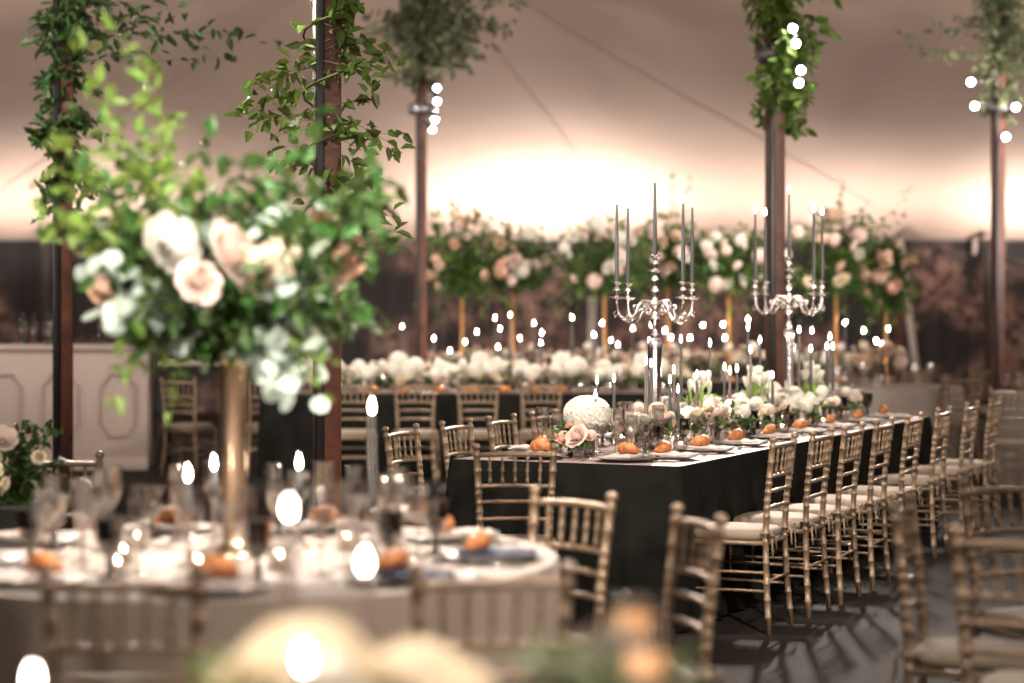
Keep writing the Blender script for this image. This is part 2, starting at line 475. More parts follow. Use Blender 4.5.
def cloth(hx, hy, cr, top, drop, n=400, amp=.02, wl=.28, seed=0, topface=True):
    lp = skirt_loop(hx, hy, cr, n); per = lp[-1][4]
    rs = random.Random(seed); ph = [rs.uniform(0, 6.28) for _ in range(5)]
    nw = max(3, round(per / wl))
    v = []; f = []
    lev = [0, .02, .06, .15, .3, .5, .75, 1.0]
    for k in lev:
        for (x, y, ax, ay, q) in lp:
            s_ = q / per * 2 * PI
            w = .55 * math.sin(nw * s_ + ph[0] + .8 * math.sin(3 * s_ + ph[3])) + .3 * math.sin(round(nw * 1.7) * s_ + ph[1]) + .15 * math.sin(nw * 3 * s_ + ph[2])
            o = amp * w * min(1, k * 2.2) + .006 * min(1, k * 10) + amp * 1.2 * k
            v.append((x + ax * o, y + ay * o, top - drop * k - (0 if k else 0)))
    for j in range(len(lev) - 1):
        for i in range(n): f.append((j * n + i, j * n + (i + 1) % n, (j + 1) * n + (i + 1) % n, (j + 1) * n + i))
    m = MB().add(v, f)
    if topface: m.add(v[:n], [tuple(range(n))], False)
    return m
def table_legs(t, hx, hy, h):
    for sx in (-1, 1):
        for sy in (-1, 1):
            MB().tube([(sx * hx, sy * hy, 0), (sx * hx, sy * hy, h)], .02, 8).build('leg', M['steel'], t)
def long_table(center, rz, ln, wd, label, sk_label, topm, skm):
    t = thing('banquet_table', label, 'table', center, rz)
    MB().box((0, 0, TOP - .021), (wd - .02, ln - .02, .030), bev=.008).build('tabletop', topm, t)
    table_legs(t, wd / 2 - .12, ln / 2 - .12, TOP - .04)
    c = cloth(wd / 2 + .003, ln / 2 + .003, .03, TOP - .004, TOP - .02, n=700, amp=.026, wl=.34, seed=3, topface=False).build('tablecloth', skm, None, center, rz)
    tag(c, sk_label, 'tablecloth')
    return t
mid = O + D * (TL / 2)
long_table((mid.x, mid.y, 0), -TH, TL, 1.2, 'long banquet table with mauve top under the two silver candelabra', 'charcoal cloth hanging to the floor around the long table with candelabra', M['top'], M['dark'])

def round_table(c, r, h, label, cl_label, m, seed=1, drop=None, amp=.03):
    t = thing('round_table', label, 'table', (c[0], c[1], 0))
    MB().lathe([(0, h - .03), (r - .01, h - .03), (r, h - .015), (r - .004, h - .004), (0, h - .004)], 48).build('tabletop', M['wood'], t)
    table_legs(t, r * .6, r * .6, h - .03)
    cl = cloth(r + .003, r + .003, r, h, drop or h - .02, n=360, amp=amp, wl=.42, seed=seed).build('tablecloth', m, None, (c[0], c[1], 0))
    tag(cl, cl_label, 'tablecloth')
    return t
R1 = (-.80, 5.76)
round_table(R1, .93, TOP, 'round dining table under the tall gold vase in front', 'greige linen cloth draped over the front round table', M['greige'], 5)
R2 = (-.15, 2.55)
round_table(R2, .92, TOP, 'nearest round table, below the frame, carrying the blurred cream roses', 'greige linen cloth on the nearest table under the cream roses', M['greige'], 8)

# ------------------------------------------------------------------ tableware prototypes
def proto_mesh(name, fn):
    def mk(): return fn(name)
    return Proto(mk)
def mk_wine(name):
    t = link(name, None)
    MB().lathe([(.004, .095), (.012, .10), (.030, .125), (.038, .15), (.037, .18), (.033, .205), (.032, .207)], 10, smooth=False).build('bowl', M['clear'], t)
    MB().lathe([(.034, 0), (.033, .003), (.008, .008), (.004, .02), (.0035, .06), (.005, .096)], 10).build('stem', M['clear'], t)
    return t
def mk_tall(name):
    t = link(name, None)
    MB().lathe([(.004, .11), (.010, .113), (.024, .135), (.034, .160), (.036, .185), (.032, .235), (.031, .238)], 12, smooth=False).build('bowl', M['clear'], t)
    MB().lathe([(.036, 0), (.034, .003), (.008, .008), (.004, .02), (.0035, .07), (.005, .111)], 10).build('stem', M['clear'], t)
    return t
def mk_flute(name):
    t = link(name, None)
    MB().lathe([(.004, .085), (.010, .09), (.020, .115), (.025, .15), (.026, .19), (.023, .235), (.022, .237)], 10, smooth=False).build('bowl', M['clear'], t)
    MB().lathe([(.032, 0), (.030, .003), (.007, .008), (.004, .02), (.0035, .06), (.005, .086)], 10).build('stem', M['clear'], t)
    return t
def mk_goblet(name):
    t = link(name, None)
    MB().lathe([(.006, .062), (.018, .066), (.031, .082), (.036, .105), (.037, .13), (.040, .160), (.041, .163), (.038, .160), (.034, .13), (.033, .105), (.028, .085), (.0, .07)], 14, smooth=False).build('bowl', M['smoke'], t)
    MB().lathe([(.034, 0), (.034, .004), (.014, .010), (.008, .02), (.012, .032), (.007, .045), (.010, .064)], 12).build('stem', M['smoke'], t)
    return t
def mk_plate(name):
    t = link(name, None)
    MB().lathe([(0, .002), (.095, .002), (.145, .012), (.150, .013), (.147, .016), (.095, .006), (0, .006)], 40).build('plate_well', M['china'], t)
    MB().lathe([(.140, .0115), (.152, .0135), (.152, .0165), (.140, .0155)], 40).build('rim', M['plate'], t)
    return t
def mk_napkin(name, m='napkin'):
    g = MB(); v = []; f = []; nx_, ny_ = 8, 12
    for top in (0, 1):
        for j in range(ny_ + 1):
            for i in range(nx_ + 1):
                u, w = i / nx_ - .5, j / ny_ - .5
                z = .006 + .010 * top + .004 * math.sin(u * 14 + w * 5) * top + .003 * math.sin(w * 19) * top
                v.append((u * .13 + .01 * math.sin(w * 6), w * .22, z))
    n1_ = (nx_ + 1) * (ny_ + 1)
    for j in range(ny_):
        for i in range(nx_):
            a = j * (nx_ + 1) + i
            f.append((a + n1_, a + 1 + n1_, a + nx_ + 2 + n1_, a + nx_ + 1 + n1_)); f.append((a, a + nx_ + 1, a + nx_ + 2, a + 1))
    edge = [i for i in range(nx_ + 1)] + [j * (nx_ + 1) + nx_ for j in range(1, ny_ + 1)] + [ny_ * (nx_ + 1) + i for i in range(nx_ - 1, -1, -1)] + [j * (nx_ + 1) for j in range(ny_ - 1, 0, -1)]
    for a, b_ in zip(edge, edge[1:] + edge[:1]): f.append((a, b_, b_ + n1_, a + n1_))
    return g.add(v, f).build(name, M[m])
def mk_croissant(name):
    pts = []; rad = []; n_ = 43
    for k in range(n_):
        u = -1 + 2 * k / (n_ - 1); a = u * 1.25
        env = (max(0, 1 - abs(u) ** 1.7)) ** .8
        r = .007 + .030 * env * (.80 + .20 * ((abs(u) * 4.2 + .3) % 1.0))
        pts.append((.062 * math.sin(a), -.05 * math.cos(a) + .04, .007 + .026 * env)); rad.append(r)
    return MB().tube(pts, rad, 14).build(name, M['bread'])
def mk_cutlery(kind):
    def fn(name):
        g = MB()
        g.tube([(0, -.10, .003), (0, -.03, .004), (0, .02, .004)], [.005, .0035, .0025], 6)
        if kind == 'fork':
            g.box((0, .035, .004), (.020, .028, .002), bev=.001)
            for k in range(4): g.box(((k - 1.5) * .006, .068, .005), (.0028, .045, .002))
        else:
            g.add([(-.003, .015, .002), (.009, .02, .002), (.009, .09, .002), (-.003, .11, .002), (-.003, .015, .004), (.009, .02, .004), (.009, .09, .004), (-.003, .11, .004)],
                  [(3, 2, 1, 0), (4, 5, 6, 7), (0, 1, 5, 4), (1, 2, 6, 5), (2, 3, 7, 6), (3, 0, 4, 7)], False)
        return g.build(name, M['cutlery'])
    return fn
wine = proto_mesh('wine_glass', mk_wine); tall = proto_mesh('tall_wine_glass', mk_tall); goblet = proto_mesh('goblet', mk_goblet); flute = proto_mesh('champagne_flute', mk_flute)
plate = proto_mesh('dinner_plate', mk_plate); napkin = proto_mesh('folded_napkin', mk_napkin)
navynap = proto_mesh('folded_napkin', lambda n_: mk_napkin(n_, 'navy'))
croissant = proto_mesh('croissant', mk_croissant)
fork = proto_mesh('fork', mk_cutlery('fork')); knife = proto_mesh('knife', mk_cutlery('knife'))

def setting(p, inward, where, g, full=True, z=TOP, nap=None):
    """p: point on the table rim; inward: unit vector towards the table middle"""
    i = Vector((inward[0], inward[1], 0)).normalized(); r = Vector((i.y, -i.x, 0)); rz = face(i.x, i.y)
    P = lambda a, b_: (p[0] + i.x * a + r.x * b_, p[1] + i.y * a + r.y * b_, z)
    plate(P(.19, 0), rz, 'dark-rimmed plate at the ' + where, 'plate', 'plates on ' + g)
    q = P(.19, 0)
    (nap or napkin)((q[0] - i.x * .02, q[1] - i.y * .02, z + .011), rz + .1, ('navy' if nap else 'pale') + ' folded napkin at the ' + where, 'napkin', 'napkins on ' + g)
    croissant((q[0] + i.x * .035, q[1] + i.y * .035, z + .027), rz + rnd(-.6, .6), 'golden croissant at the ' + where, 'croissant', 'croissants on ' + g, sc=rnd(.82, .95))
    goblet(P(.36, .10), rnd(0, 1), 'smoked patterned goblet at the ' + where, 'goblet', 'smoked goblets on ' + g)
    wine(P(.40, .02), rnd(0, 1), 'clear cut wine glass at the ' + where, 'wine glass', 'cut wine glasses on ' + g)
    tall(P(.43, -.08), rnd(0, 1), 'tall clear wine glass at the ' + where, 'wine glass', 'tall wine glasses on ' + g)
    flute(P(.50, .06), rnd(0, 1), 'clear champagne flute at the ' + where, 'champagne flute', 'champagne flutes on ' + g)
    if full:
        fork(P(.17, -.19), rz, 'steel fork at the ' + where, 'fork', 'forks on ' + g)
        knife(P(.17, .19), rz, 'steel knife at the ' + where, 'knife', 'knives on ' + g)
for i, t in enumerate(rt):
    t2 = [.42, .98, 1.55, 2.15, 2.78, 3.42, 4.1, 4.78][i]
    p = T(t2, .59); setting(p, -NR, '%s place from near end, right side of long table' % ORD[i], 'the right side of the long table')
for i, t in enumerate(lt):
    p = T([.62, 1.2, 1.78, 2.4, 3.02, 3.62, 4.25, 4.8][i], -.59); setting(p, NR, '%s place from near end, left side of long table' % ORD[i], 'the left side of the long table')
p = T(.03, -.22); setting(p, D, 'left near-end place of the long table', 'the near end of the long table')
p = T(.03, .24); setting(p, D, 'right near-end place of the long table', 'the near end of the long table')
# round table in front: nine places
for k in range(9):
    a = math.radians(-90 + 40 * k + 4)
    c = Vector((math.cos(a), math.sin(a), 0))
    w = ['front', 'right front', 'right', 'right rear', 'rear right of vase', 'rear left of vase', 'left rear', 'left', 'left front'][k]
    setting((R1[0] + c.x * .93, R1[1] + c.y * .93), -c, w + ' place of the front round table', 'the front round table', nap=navynap if k in (1, 2) else None)

# ------------------------------------------------------------------ candles
def flame_data():
    return MB().lathe([(.0005, 0), (.0045, .006), (.0065, .014), (.0058, .022), (.0035, .032), (.0014, .040), (.0002, .046)], 8).data('flame', M['flame'])
FD = flame_data()
WICK = MB().tube([(0, 0, -.004), (.0006, 0, .006)], .0012, 5).data('wick', M['black'])
_cd = {}
def candle(loc, h, label, group, m='wax', r=.011, fs=1.0):
    key = (round(h, 2), m, r)
    if key not in _cd:
        _cd[key] = MB().lathe([(r * .9, 0), (r, .01), (r * .92, h * .5), (r * .62, h * .93), (r * .55, h - .006), (r * .3, h - .001), (0, h)], 12).data('taper_candle', M[m])
    o = link('taper_candle', _cd[key], None, loc); tag(o, label, 'candle', group)
    w = link('wick', WICK, o, (0, 0, round(h, 2)))
    f = link('flame', FD, o, (0, 0, round(h, 2) + .003)); f.scale = (fs, fs, fs)
    return o
def mk_stick(name):
    return MB().lathe([(.036, 0), (.036, .004), (.012, .012), (.007, .03), (.011, .05), (.006, .065), (.010, .085), (.015, .09), (.015, .11), (.012, .11), (.0115, .094), (0, .092)], 14).build(name, M['silver'])
stick = proto_mesh('candlestick', mk_stick)
def mk_gstick(name):
    return MB().lathe([(.040, 0), (.040, .005), (.015, .014), (.008, .05), (.012, .09), (.007, .12), (.013, .15), (.017, .155), (.016, .18), (.012, .18), (.0115, .154), (0, .152)], 10, smooth=False).build(name, M['clear'])
gstick = proto_mesh('glass_candlestick', mk_gstick)
def stick_candle(p, zf, where, g, m='wax', tall_=False, r=.011, z=TOP, fs=1.0):
    """p: (x, y) on the table; zf: height of the flame middle"""
    if tall_: gstick((p[0], p[1], z), 0, 'cut glass candlestick ' + where, 'candlestick', 'glass candlesticks ' + g); b_ = .156
    else: stick((p[0], p[1], z), 0, 'slim silver candlestick ' + where, 'candlestick', 'candlesticks ' + g); b_ = .094
    candle((p[0], p[1], z + b_), max(.08, zf - .02 - z - b_), 'lit %s taper candle %s' % ('grey' if m == 'wax' else 'taupe', where), 'lit tapers ' + g, m, r, fs)

# candles in focus down the long table: image column, flame row, offset from the middle line
LC = [(597, 381, -.12), (595.5, 394, .0), (614, 379, -.28), (649, 342, -.16), (646, 361, .10), (651, 364, .02), (670, 381, .20), (674, 371, -.06),
      (678, 389, .22), (681, 340, -.1), (697, 375, .12), (710, 343, -.14), (724.6, 368, .10), (730, 371, .16), (737, 369, .04), (748, 327, -.15),
      (750.6, 349, .05), (760, 340, -.1), (772.5, 375, .22), (799, 330, -.10), (812, 331, -.17), (811, 348, .08), (830, 337, -.05), (827, 346, .1), (833, 346, .14)]
for i, (px, py, s) in enumerate(LC):
    t = TX(px, s)
    if t > 4.95: s += .28; t = min(TX(px, s), 5.05)
    p = T(t, s); zf = CAMZ - (py - HY) * p.y / F
    zf = min(zf, 1.45)
    where = '%s from the left on the long table' % (ORD + ['seventeenth', 'eighteenth', 'nineteenth', 'twentieth', 'twenty-first', 'twenty-second', 'twenty-third', 'twenty-fourth', 'twenty-fifth'])[sorted(LC).index(LC[i])]
    stick_candle(p, zf, where, 'on the long table', 'waxwarm' if i % 3 == 1 else 'wax')

# ------------------------------------------------------------------ candelabra
def mk_candelabrum(name):
    t = link(name, None)
    MB().lathe([(.085, 0), (.088, .008), (.075, .02), (.05, .03), (.028, .05), (.02, .075), (.030, .09), (.034, .10), (.022, .115)], 24).build('base', M['silver'], t)
    MB().lathe([(.018, .11), (.027, .14), (.029, .25), (.031, .40), (.034, .52), (.036, .55), (.030, .57), (.020, .58)], 32, flute=.10, nf=10).build('column', M['silver'], t)
    MB().lathe([(.014, .57), (.026, .59), (.014, .61), (.012, .64), (.022, .66), (.028, .68), (.020, .70), (.012, .715), (.016, .735), (.030, .75), (.031, .765), (.016, .78), (.012, .80), (.021, .82), (.021, .835), (.012, .85), (.012, .865),
                (.020, .88), (.022, .895), (.013, .91), (.014, .915)], 18).build('stem', M['silver'], t)
    def cup(par, x, y, z):
        g = MB().lathe([(.003, -.01), (.008, 0), (.034, .004), (.042, .010), (.041, .013), (.012, .010), (.009, .022), (.016, .036), (.019, .05), (.012, .062), (.011, .07), (.016, .078), (.028, .088), (.030, .092), (.018, .086), (.0125, .082), (.0125, .075), (0, .075)], 16, c=(x, y, z))
        return g.build('candle_cup', M['silver'], par)
    cup(t, 0, 0, .93)
    for k, a in enumerate((0, 90, 180, 270)):
        a = math.radians(a); ca, sa = math.cos(a), math.sin(a)
        P = lambda r, z: (ca * r, sa * r, z)
        g = MB()
        g.tube([P(.02, .757), P(.05, .775), (P(.085, .775)), P(.11, .75), P(.125, .715), P(.145, .685), P(.175, .67), P(.205, .68), P(.232, .70), P(.246, .73), P(.25, .76), P(.25, .785)],
               [.009, .009, .010, .009, .008, .010, .011, .010, .009, .007, .006, .006], 8)
        for (cx, cz, r0, s0) in ((.075, .735, .034, 0), (.125, .745, .026, 2.5), (.05, .72, .018, 1)):
            g.tube([P(cx + r0 * (1 - q / 14) * math.cos(s0 + q * .62), cz + r0 * (1 - q / 14) * math.sin(s0 + q * .62)) for q in range(12)], [.0065] * 8 + [.005, .0045, .004, .003], 6)
        g.tube([P(.24, .71), P(.262, .69), P(.27, .71), P(.256, .725)], [.005, .004, .004, .002], 6)
        arm = g.build('arm', M['silver'], t)
        cup(arm, ca * .25, sa * .25, .785)
    return t
candelabrum = proto_mesh('candelabrum', mk_candelabrum)
for ci, (px, nm, rz, zs, cs) in enumerate(((655, 'nearer', .56, (.41, .43), 1), (789, 'farther', .49, (.43, .445), 1.06))):
    t = TX(px, 0); p = T(t, 0)
    candelabrum(p, rz, 'ornate five-candle silver candelabrum, the %s of two on the long table' % nm, 'candelabrum', 'silver candelabra on the long table', sc=cs)
    base = p + Vector((0, 0, (.93 + .075) * cs))
    candle(base, zs[0], 'lit grey taper in the raised middle cup of the %s candelabrum' % nm, 'tapers in the candelabra', 'wax', .0115)
    names = {}
    pos = []
    for a in (0, 90, 180, 270):
        a = math.radians(a) + rz; pos.append((p.x + .25 * cs * math.cos(a), p.y + .25 * cs * math.sin(a)))
    order = sorted(range(4), key=lambda k: pos[k][0] / pos[k][1])
    for k in range(4):
        w = ['leftmost', 'second from left', 'second from right', 'rightmost'][order.index(k)]
        candle((pos[k][0], pos[k][1], TOP + .86 * cs), zs[1], 'lit grey taper in the %s arm of the %s candelabrum' % (w, nm), 'tapers in the candelabra', 'wax', .0115)

# ------------------------------------------------------------------ flowers
def petal(g, phi, r0, r1, h, wd, curl, nu=4, nv=4, z0=0):
    v = []; f = []
    for j in range(nv + 1):
        w_ = j / nv
        rr = r0 + (r1 - r0) * math.sin(w_ * PI / 2) + curl * w_ ** 4
        z = z0 + h * (w_ ** .9) - abs(curl) * .8 * w_ ** 5
        for i in range(nu + 1):
            u = -1 + 2 * i / nu
            a = phi + u * wd * (math.sin(PI * (.18 + .62 * w_)) ** .6)
            zz = z - h * .16 * u * u * w_ ** 2; q = rr * (1 - .10 * u * u)
            v.append((q * math.cos(a), q * math.sin(a), zz))
    for j in range(nv):
        for i in range(nu): f.append((j * (nu + 1) + i, j * (nu + 1) + i + 1, (j + 1) * (nu + 1) + i + 1, (j + 1) * (nu + 1) + i))
    g.add(v, f)
def rose_mesh(R, m, seed):
    rs = random.Random(seed); g = MB()
    for (n_, a, b_, h, w_, c) in ((3, .05, .18, .95, 1.2, -.05), (5, .12, .34, .95, .9, 0), (6, .2, .52, .88, .75, .05), (7, .28, .72, .75, .62, .12), (8, .3, .92, .52, .55, .18)):
        for k in range(n_):
            petal(g, 2 * PI * k / n_ + rs.uniform(-.2, .2) + n_, a * R, b_ * R, h * R * rs.uniform(.92, 1.05), w_, c * R)
    return g.data('bloom', m)
def hyd_mesh(R, m, seed, n_=130):
    rs = random.Random(seed); g = MB()
    for k in range(n_):
        z = 1 - 1.75 * (k + .5) / n_; a = k * 2.39996; q = math.sqrt(max(0, 1 - z * z))
        nrm = Vector((q * math.cos(a), q * math.sin(a), z)); c = nrm * R * rs.uniform(.92, 1.02)
        u = nrm.orthogonal().normalized(); w_ = nrm.cross(u); s_ = R * .27; th = rs.uniform(0, 1.5)
        for j in range(4):
            b_ = th + j * PI / 2
            d = u * math.cos(b_) + w_ * math.sin(b_); e = nrm.cross(d)
            g.add([c, c + d * s_ * .6 + e * s_ * .5 + nrm * s_ * .22, c + d * s_ * 1.1 + nrm * s_ * .02, c + d * s_ * .6 - e * s_ * .5 + nrm * s_ * .2], [(0, 1, 2, 3)], False)
    v = []
    g.lathe([(0, -R * .8), (R * .6, -R * .6), (R * .97, -.1 * R), (R * .85, R * .48), (R * .48, R * .85), (0, R * .98)], 12)
    return g.data('bloom', m)
def tulip_mesh(R, m, seed):
    g = MB()
    for k in range(6):
        petal(g, k * PI / 3 + (.1 if k % 2 else 0), .15 * R, (.66 + .08 * (k % 2)) * R, 2.0 * R, .72, -.25 * R)
    return g.data('bloom', m)
BM = {}
for c in ('white', 'cream', 'blush', 'peach', 'tan'):
    BM['rose', c] = [rose_mesh(.04, M[c], k) for k in range(2)]
    BM['hyd', c] = [hyd_mesh(.06, M[c], 3)]
BM['tulip', 'white'] = [tulip_mesh(.028, M['white'], 1)]
def bloom(par, kind, col, loc, size=1, tilt=None):
    o = link('bloom', random.choice(BM[kind, col]), par, loc)
    o.scale = (size, size, size)
    if tilt is None: tilt = (rnd(-.5, .5), rnd(-.5, .5))
    o.rotation_euler = (tilt[0], tilt[1], rnd(0, 6))
    if kind != 'tulip': o['label'] = '%s %s head' % (col if col != 'tan' else 'beige', 'rose' if kind == 'rose' else 'hydrangea')
    return o

def spray(g, gs, start, end, n_leaf, L_, W_, droop=.08, spread=.05, round_=False, rr=.0025, side=0):
    """curved stem from start to end with leaves along it"""
    a = Vector(start); b_ = Vector(end); mid_ = (a + b_) / 2 + rvec() * (b_ - a).length * .12 + Vector((0, 0, droop))
    pts = []
    for k in range(9):
        t = k / 8; pts.append(a * (1 - t) ** 2 + mid_ * 2 * t * (1 - t) + b_ * t * t)
    gs.tube(pts, [rr * (1 - .7 * k / 8) for k in range(9)], 4, caps=False)
    for k in range(n_leaf):
        t = .12 + .88 * (k + rnd(0, 1)) / n_leaf
        p = a * (1 - t) ** 2 + mid_ * 2 * t * (1 - t) + b_ * t * t
        tan = ((mid_ - a) * (1 - t) + (b_ - mid_) * t).normalized()
        d = (tan * .6 + rvec() * .9 + Vector((0, 0, -.15))).normalized()
        q = p + rvec() * spread * rnd(0, 1)
        s_ = rnd(.7, 1.15)
        if round_: g.disc(q + d * L_ * .5, (rvec() + Vector((0, -.7, .4))), L_ * .5 * s_)
        else: g.leaf(q, d, rvec() + Vector((0, -.3, .9)), L_ * s_, W_ * s_)

# ------------------------------------------------------------------ centre pieces on the long table
def low_vase(t, m, h=.10, r=.045):
    MB().lathe([(.0, 0), (r * .8, 0), (r * .85, .004), (r, h * .5), (r * .95, h), (r * .88, h), (r * .9, h * .5), (0, .01)], 16, smooth=False).build('vase', m, t)
def centrepiece(p, kind, label, group, seed, z=TOP, h0=.10, sc=1.0, cols=None, nb=9, bs=1.0):
    random.seed(seed)
    t = thing('flower_arrangement', label, 'flower arrangement', (p[0], p[1], z), 0, group)
    low_vase(t, M['smoke'] if seed % 2 else M['silver'], h0)
    gf, gs = MB(), MB()
    if kind == 'tulip':
        for k in range(15):
            a = rnd(0, 6.28); q = rnd(.01, .09); hh = rnd(.25, .33) * sc
            x, y = q * math.cos(a), q * math.sin(a)
            gs.tube([(x * .3, y * .3, .02), (x * .8, y * .8, hh * .6), (x, y, hh)], .0035, 6)
            for _ in range(2):
                d = Vector((math.cos(a + rnd(-1, 1)), math.sin(a + rnd(-1, 1)), 2.2))
                gf.leaf((x * .4, y * .4, .08), d, Vector((-d.y, d.x, .1)), rnd(.13, .2), .022)
            bloom(t, 'tulip', 'white', (x, y, hh), rnd(1.2, 1.5), (rnd(-.25, .25), rnd(-.25, .25)))
        gf.build('leaves', M['tulipstem'], t); gs.build('stems', M['tulipstem'], t)
        return t
    if kind == 'hyd':
        for (x, y, zz, s_) in ((-.03, .02, .165, .9), (.06, .03, .14, .8), (.02, -.05, .125, .75), (.0, .07, .13, .8), (-.06, -.03, .12, .7)):
            bloom(t, 'hyd', 'white', (x * sc, y * sc, (zz) * sc + h0 - .1), s_ * sc)
        for k in range(4):
            a = rnd(0, 6.28); bloom(t, 'rose', random.choice(cols or ['white', 'blush', 'cream']), (.08 * math.cos(a) * sc, .08 * math.sin(a) * sc, h0 + rnd(-.01, .03)), rnd(.7, .95) * sc, (-math.sin(a) * .7, math.cos(a) * .7))
    if kind == 'mix':
        for k in range(nb):
            a = k * 2.4; q = .02 + .085 * math.sqrt(k / nb)
            bloom(t, 'rose' if k % 4 else 'hyd', random.choice(cols or ['white', 'white', 'cream', 'blush']), (q * math.cos(a) * sc, q * math.sin(a) * sc, h0 + (.09 - .7 * q + rnd(-.02, .03)) * sc), rnd(.75, 1.05) * sc * bs * (1 if k % 4 else .75), (-math.sin(a) * q * 7, math.cos(a) * q * 7))
    for k in range(9):
        a = rnd(0, 6.28)
        spray(gf, gs, (0, 0, h0 - .02), (.13 * math.cos(a) * sc, .13 * math.sin(a) * sc, h0 + rnd(-.04, .10)), 7, .045, .026, .02, .01)
    gf.build('leaves', M['deep'] if seed % 3 else M['green'], t); gs.build('stems', M['stem'], t)
    return t
GL = 'flower arrangements down the long table'
o = centrepiece(T(TX(576, -.06), -.06), 'mix', 'peach roses under a big white hydrangea, nearest flowers on the long table', GL, 31, cols=['peach', 'blush', 'peach'], sc=.8, h0=.075)
bloom(o, 'hyd', 'white', (.06, .14, .205), 1.95, (0, 0)).scale.z = 1.5
MB().lathe([(0, 0), (.04, 0), (.045, .01), (.052, .07), (.05, .11), (.045, .11), (.045, .02), (0, .015)], 14, c=(.06, .14, 0), smooth=False).build('vase', M['smoke'], o)
bloom(o, 'rose', 'blush', (.01, -.13, .10), 1.55, (1.0, .15))
bloom(o, 'rose', 'peach', (-.09, -.08, .08), 1.0, (.8, -.3))
specs = [(634, 'mix', -.05), (652, 'mix', .10), (672, 'hyd', -.12), (699, 'tulip', -.02), (706, 'mix', .22), (716, 'hyd', .02), (726, 'mix', .20), (736, 'mix', -.08), (745, 'hyd', .10), (752, 'mix', .24), (760, 'tulip', -.02), (770, 'mix', .16), (778, 'hyd', -.05), (790, 'mix', .10), (801, 'hyd', .2), (812, 'tulip', -.02), (818, 'mix', .2), (830, 'mix', .02), (842, 'mix', .16), (850, 'mix', -.05)]
for i, (px, kd, s) in enumerate(specs):
    t = min(TX(px, s), 4.9); p = T(t, s)
    nm = {'hyd': 'white hydrangeas and small roses', 'mix': 'mixed white and blush roses', 'tulip': 'upright white tulips with green stems'}[kd]
    centrepiece(p, kd, '%s in a low vase, %s arrangement along the long table' % (nm, (ORD + ['seventeenth', 'eighteenth', 'nineteenth', 'twentieth', 'twenty-first'])[i + 1]), GL, 40 + i, sc=[1.25, 1.4, 1.1][i % 3] if kd != 'tulip' else 1.0, nb=12, bs=.72)
random.seed(11)

# ------------------------------------------------------------------ tall gold vase arrangement in front
t = thing('tall_flower_arrangement', 'huge blurred arrangement of roses, eucalyptus and greenery in a tall gold vase', 'flower arrangement', (R1[0], R1[1], TOP))
MB().lathe([(.0, 0), (.075, 0), (.078, .008), (.05, .02), (.035, .05), (.034, .12), (.038, .35), (.046, .56), (.062, .60), (.066, .605), (.058, .60), (.036, .52), (.0, .5)], 24).build('vase', M['gold'], t)
Y1 = R1[1]
def lo(px, py, dy=0):
    q = at(px, py, Y1 + dy); return Vector((q.x - R1[0], q.y - R1[1], q.z - TOP))
for (px, py, dy, s_, kd, c) in ((166, 240, -.20, 1.75, 'rose', 'white'), (222, 248, -.18, 1.75, 'rose', 'blush'), (196, 277, -.28, 1.25, 'rose', 'blush'), (262, 266, -.2, 1.6, 'rose', 'cream'), (283, 250, -.15, 1.2, 'rose', 'cream'),
                                (355, 253, -.12, 1.2, 'rose', 'peach'), (340, 270, -.1, 1.0, 'rose', 'cream'), (322, 222, .0, 1.0, 'rose', 'tan'), (128, 215, .1, 1.1, 'rose', 'blush'), (98, 285, .0, .9, 'rose', 'peach'), (205, 222, .1, 1.2, 'rose', 'white'), (300, 330, .0, 1.0, 'rose', 'cream')):
    q = lo(px, py, dy - .06); bloom(t, kd, c, q - Vector((0, 0, .02)), s_ * 1.25, (1.2 if kd == 'rose' else 0, rnd(-.4, .4)))
gf, gb, ge, gs = MB(), MB(), MB(), MB()
c0 = Vector((0, 0, .58))
def around(g, px0, px1, py0, py1, n_, nl, L_, W_, **k):
    for _ in range(n_):
        e = lo(rnd(px0, px1), rnd(py0, py1), rnd(-.3, .3)); spray(g, gs, c0 + rvec() * .03, e, nl, L_, W_, **k)
around(gf, 85, 400, 175, 330, 60, 24, .082, .042, spread=.07, droop=.02)
around(gf, 60, 230, 60, 200, 9, 15, .075, .04, spread=.04, droop=.02)
around(gf, 200, 330, 110, 190, 10, 15, .07, .036, spread=.04, droop=.02)
around(ge, 150, 330, 190, 240, 10, 10, .055, .05, spread=.04, round_=True)
around(gf, 280, 405, 170, 260, 14, 18, .075, .04, spread=.05, droop=.02)
around(gb, 30, 150, 110, 230, 15, 15, .075, .042, spread=.05, droop=.02)
around(gb, 105, 185, 330, 420, 9, 14, .06, .028, spread=.03, droop=.30)
around(gb, 270, 340, 340, 430, 7, 12, .055, .026, spread=.03, droop=.26)
for (ex, ey) in ((75, 30), (110, 20), (95, 70), (60, 130), (40, 185), (150, 75), (130, 40), (35, 215)):
    spray(gb, gs, c0, lo(ex, ey, rnd(-.2, .2)), 22, .075, .04, .02, .04)
around(ge, 85, 160, 255, 320, 24, 9, .062, .05, spread=.03, round_=True)
around(ge, 270, 325, 280, 410, 22, 10, .062, .05, spread=.03, round_=True, droop=.15)
around(ge, 180, 300, 210, 320, 12, 9, .06, .05, spread=.05, round_=True)
gf.build('dark_foliage', M['deep'], t)['label'] = 'dark green foliage'; gb.build('light_foliage', M['bright'], t)['label'] = 'light green foliage'
ge.build('eucalyptus_leaves', M['euca'], t)['label'] = 'pale round eucalyptus leaves'; gs.build('stems', M['stem'], t)

